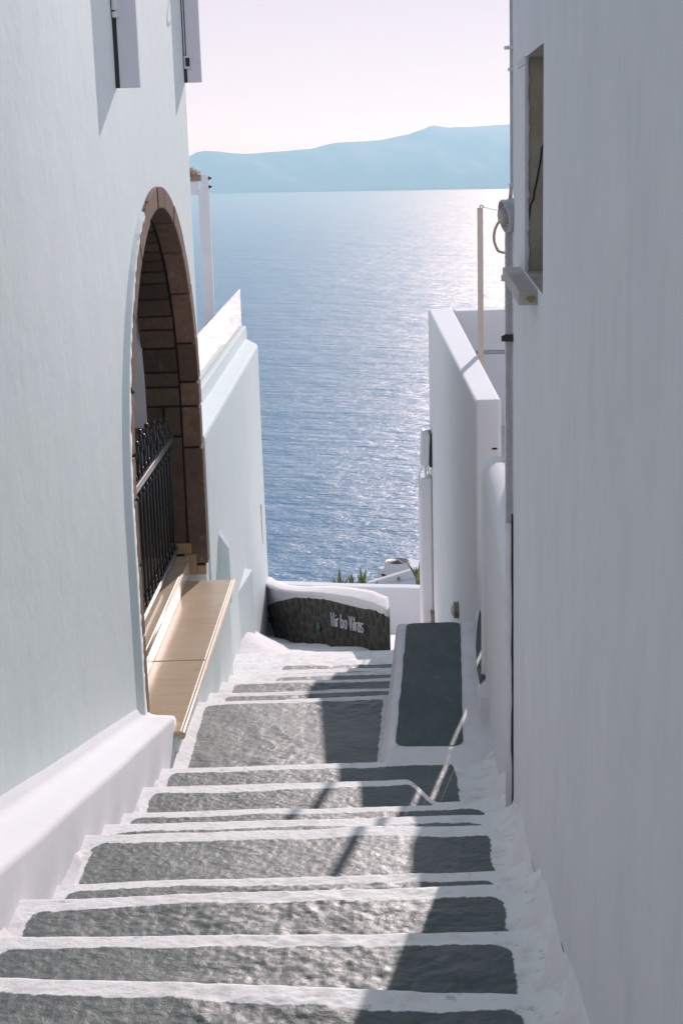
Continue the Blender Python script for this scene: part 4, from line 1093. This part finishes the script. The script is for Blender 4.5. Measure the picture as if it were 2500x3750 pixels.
# rounded wall between house corner and the gap
V = []; Fc = []
ys = np.linspace(6.05, 8.27, 24)
for y in ys:
    xl = 0.715 + (y - 6.05) * 0.036 + (0.0)
    zt = -2.03 + 0.29 * float(sstep(6.1, 8.4, y)); w = 0.16
    pr = [(xl + 0.01, -4.2), (xl, -3.2), (xl + .002, zt - .10)]
    for k in range(1, 9):
        a = math.pi * k / 9; pr.append((xl + w / 2 - w / 2 * math.cos(a), zt - .09 + .09 * math.sin(a)))
    pr += [(xl + w, zt - .10), (xl + w, -4.2)]
    for p in pr: V.append((p[0], y, p[1]))
m_ = len(pr)
Fc = [(j * m_ + q, (j + 1) * m_ + q, (j + 1) * m_ + (q + 1), j * m_ + q + 1) for j in range(len(ys) - 1) for q in range(m_ - 1)] + [tuple(range((len(ys) - 1) * m_, len(ys) * m_))]
rw = mesh('round_topped_wall', V, Fc, M['plaster_fine'], smooth=True)
m = rw.modifiers.new('bevel', 'BEVEL'); m.width = 0.02; m.segments = 3; m.limit_method = 'ANGLE'; m.angle_limit = rad(60)
tag(rw, 'low round-topped white wall between the pipe and the parapet', 'wall')

# painted platform
pf = thing('painted_platform', (0.5, 8.6, -3.4), 'low white-edged platform with a teal-grey painted top beside the landing', 'platform')
prof = [(0.153, 7.36), (0.58, 7.34), (0.95, 7.34), (0.95, 9.75), (bench_left(9.75), 9.75)]
top = [(0.217, 7.56), (0.62, 7.55), (0.95, 7.55), (0.95, 9.74), (bench_left(9.74), 9.74)]
low = [(x - (0.02 if i in (0, 4) else 0), y) for i, (x, y) in enumerate(prof)]
n = 5
V = [(x, y, -4.3) for x, y in low] + [(x, y, -3.225) for x, y in prof] + [(x, y, -3.15) for x, y in top]
V[9] = (bench_left(9.75) - 0.012, 9.75, -3.225)
Fc = [(i, (i + 1) % n, n + (i + 1) % n, n + i) for i in range(n)] + [(n + i, n + (i + 1) % n, 2 * n + (i + 1) % n, 2 * n + i) for i in range(n)] + [tuple(range(2 * n, 3 * n))]
mesh('block', V, Fc, M['plaster_rough'], pf, bevel=0.02, segs=3)
def rounded_sheet(c4, r, z, wob, seed):
    pts = []
    for i in range(4):
        p = Vector((*c4[i], 0)); a = (Vector((*c4[i - 1], 0)) - p).normalized(); b = (Vector((*c4[(i + 1) % 4], 0)) - p).normalized()
        for k in range(9):
            t = k / 8; q = p + a * r * (1 - t) ** 2 + b * r * t ** 2; pts.append(q)
        L = (Vector((*c4[(i + 1) % 4], 0)) - p).length
        nseg = int(L / 0.03)
        for k in range(1, nseg):
            t = k / nseg * (L - 2 * r) + r; pts.append(p + b * t)
    out = []
    for j, q in enumerate(pts):
        out.append((q.x + wob * float(fbm(q.x * 5, q.y * 5, 3, seed)), q.y + wob * float(fbm(q.x * 5, q.y * 5, 3, seed + 9)), z))
    return out
sh = rounded_sheet([(0.252, 7.60), (0.612, 7.585), (0.772, 9.715), (0.415, 9.715)], 0.075, -3.1455, 0.007, 3)
mesh('painted_panel', sh, [tuple(range(len(sh)))], M['pad'], pf)
# side step through the gap
gp = thing('side_step', (0.9, 8.8, -3.2), 'narrow white step with a dark painted tread in the gap beside the parapet', 'step')
MB().hexa([(0.722, 7.95, -4.2), (1.079, 7.95, -4.2), (1.079, 9.525, -4.2), (0.858, 9.525, -4.2), (0.722, 7.95, -3.0), (1.079, 7.95, -3.0), (1.079, 9.525, -3.0), (0.858, 9.525, -3.0)]).build('block', M['plaster_rough'], gp, bevel=0.02, segs=3)
sh = [(0.882, 9.50), (0.838, 9.2), (0.79, 8.78), (0.757, 8.35), (0.75, 8.1), (0.80, 8.22), (0.835, 8.5), (0.868, 8.85), (0.886, 9.2)]
mesh('painted_tread', [(x, y, -2.995) for x, y in sh], [tuple(range(len(sh)))], M['pad'], gp)
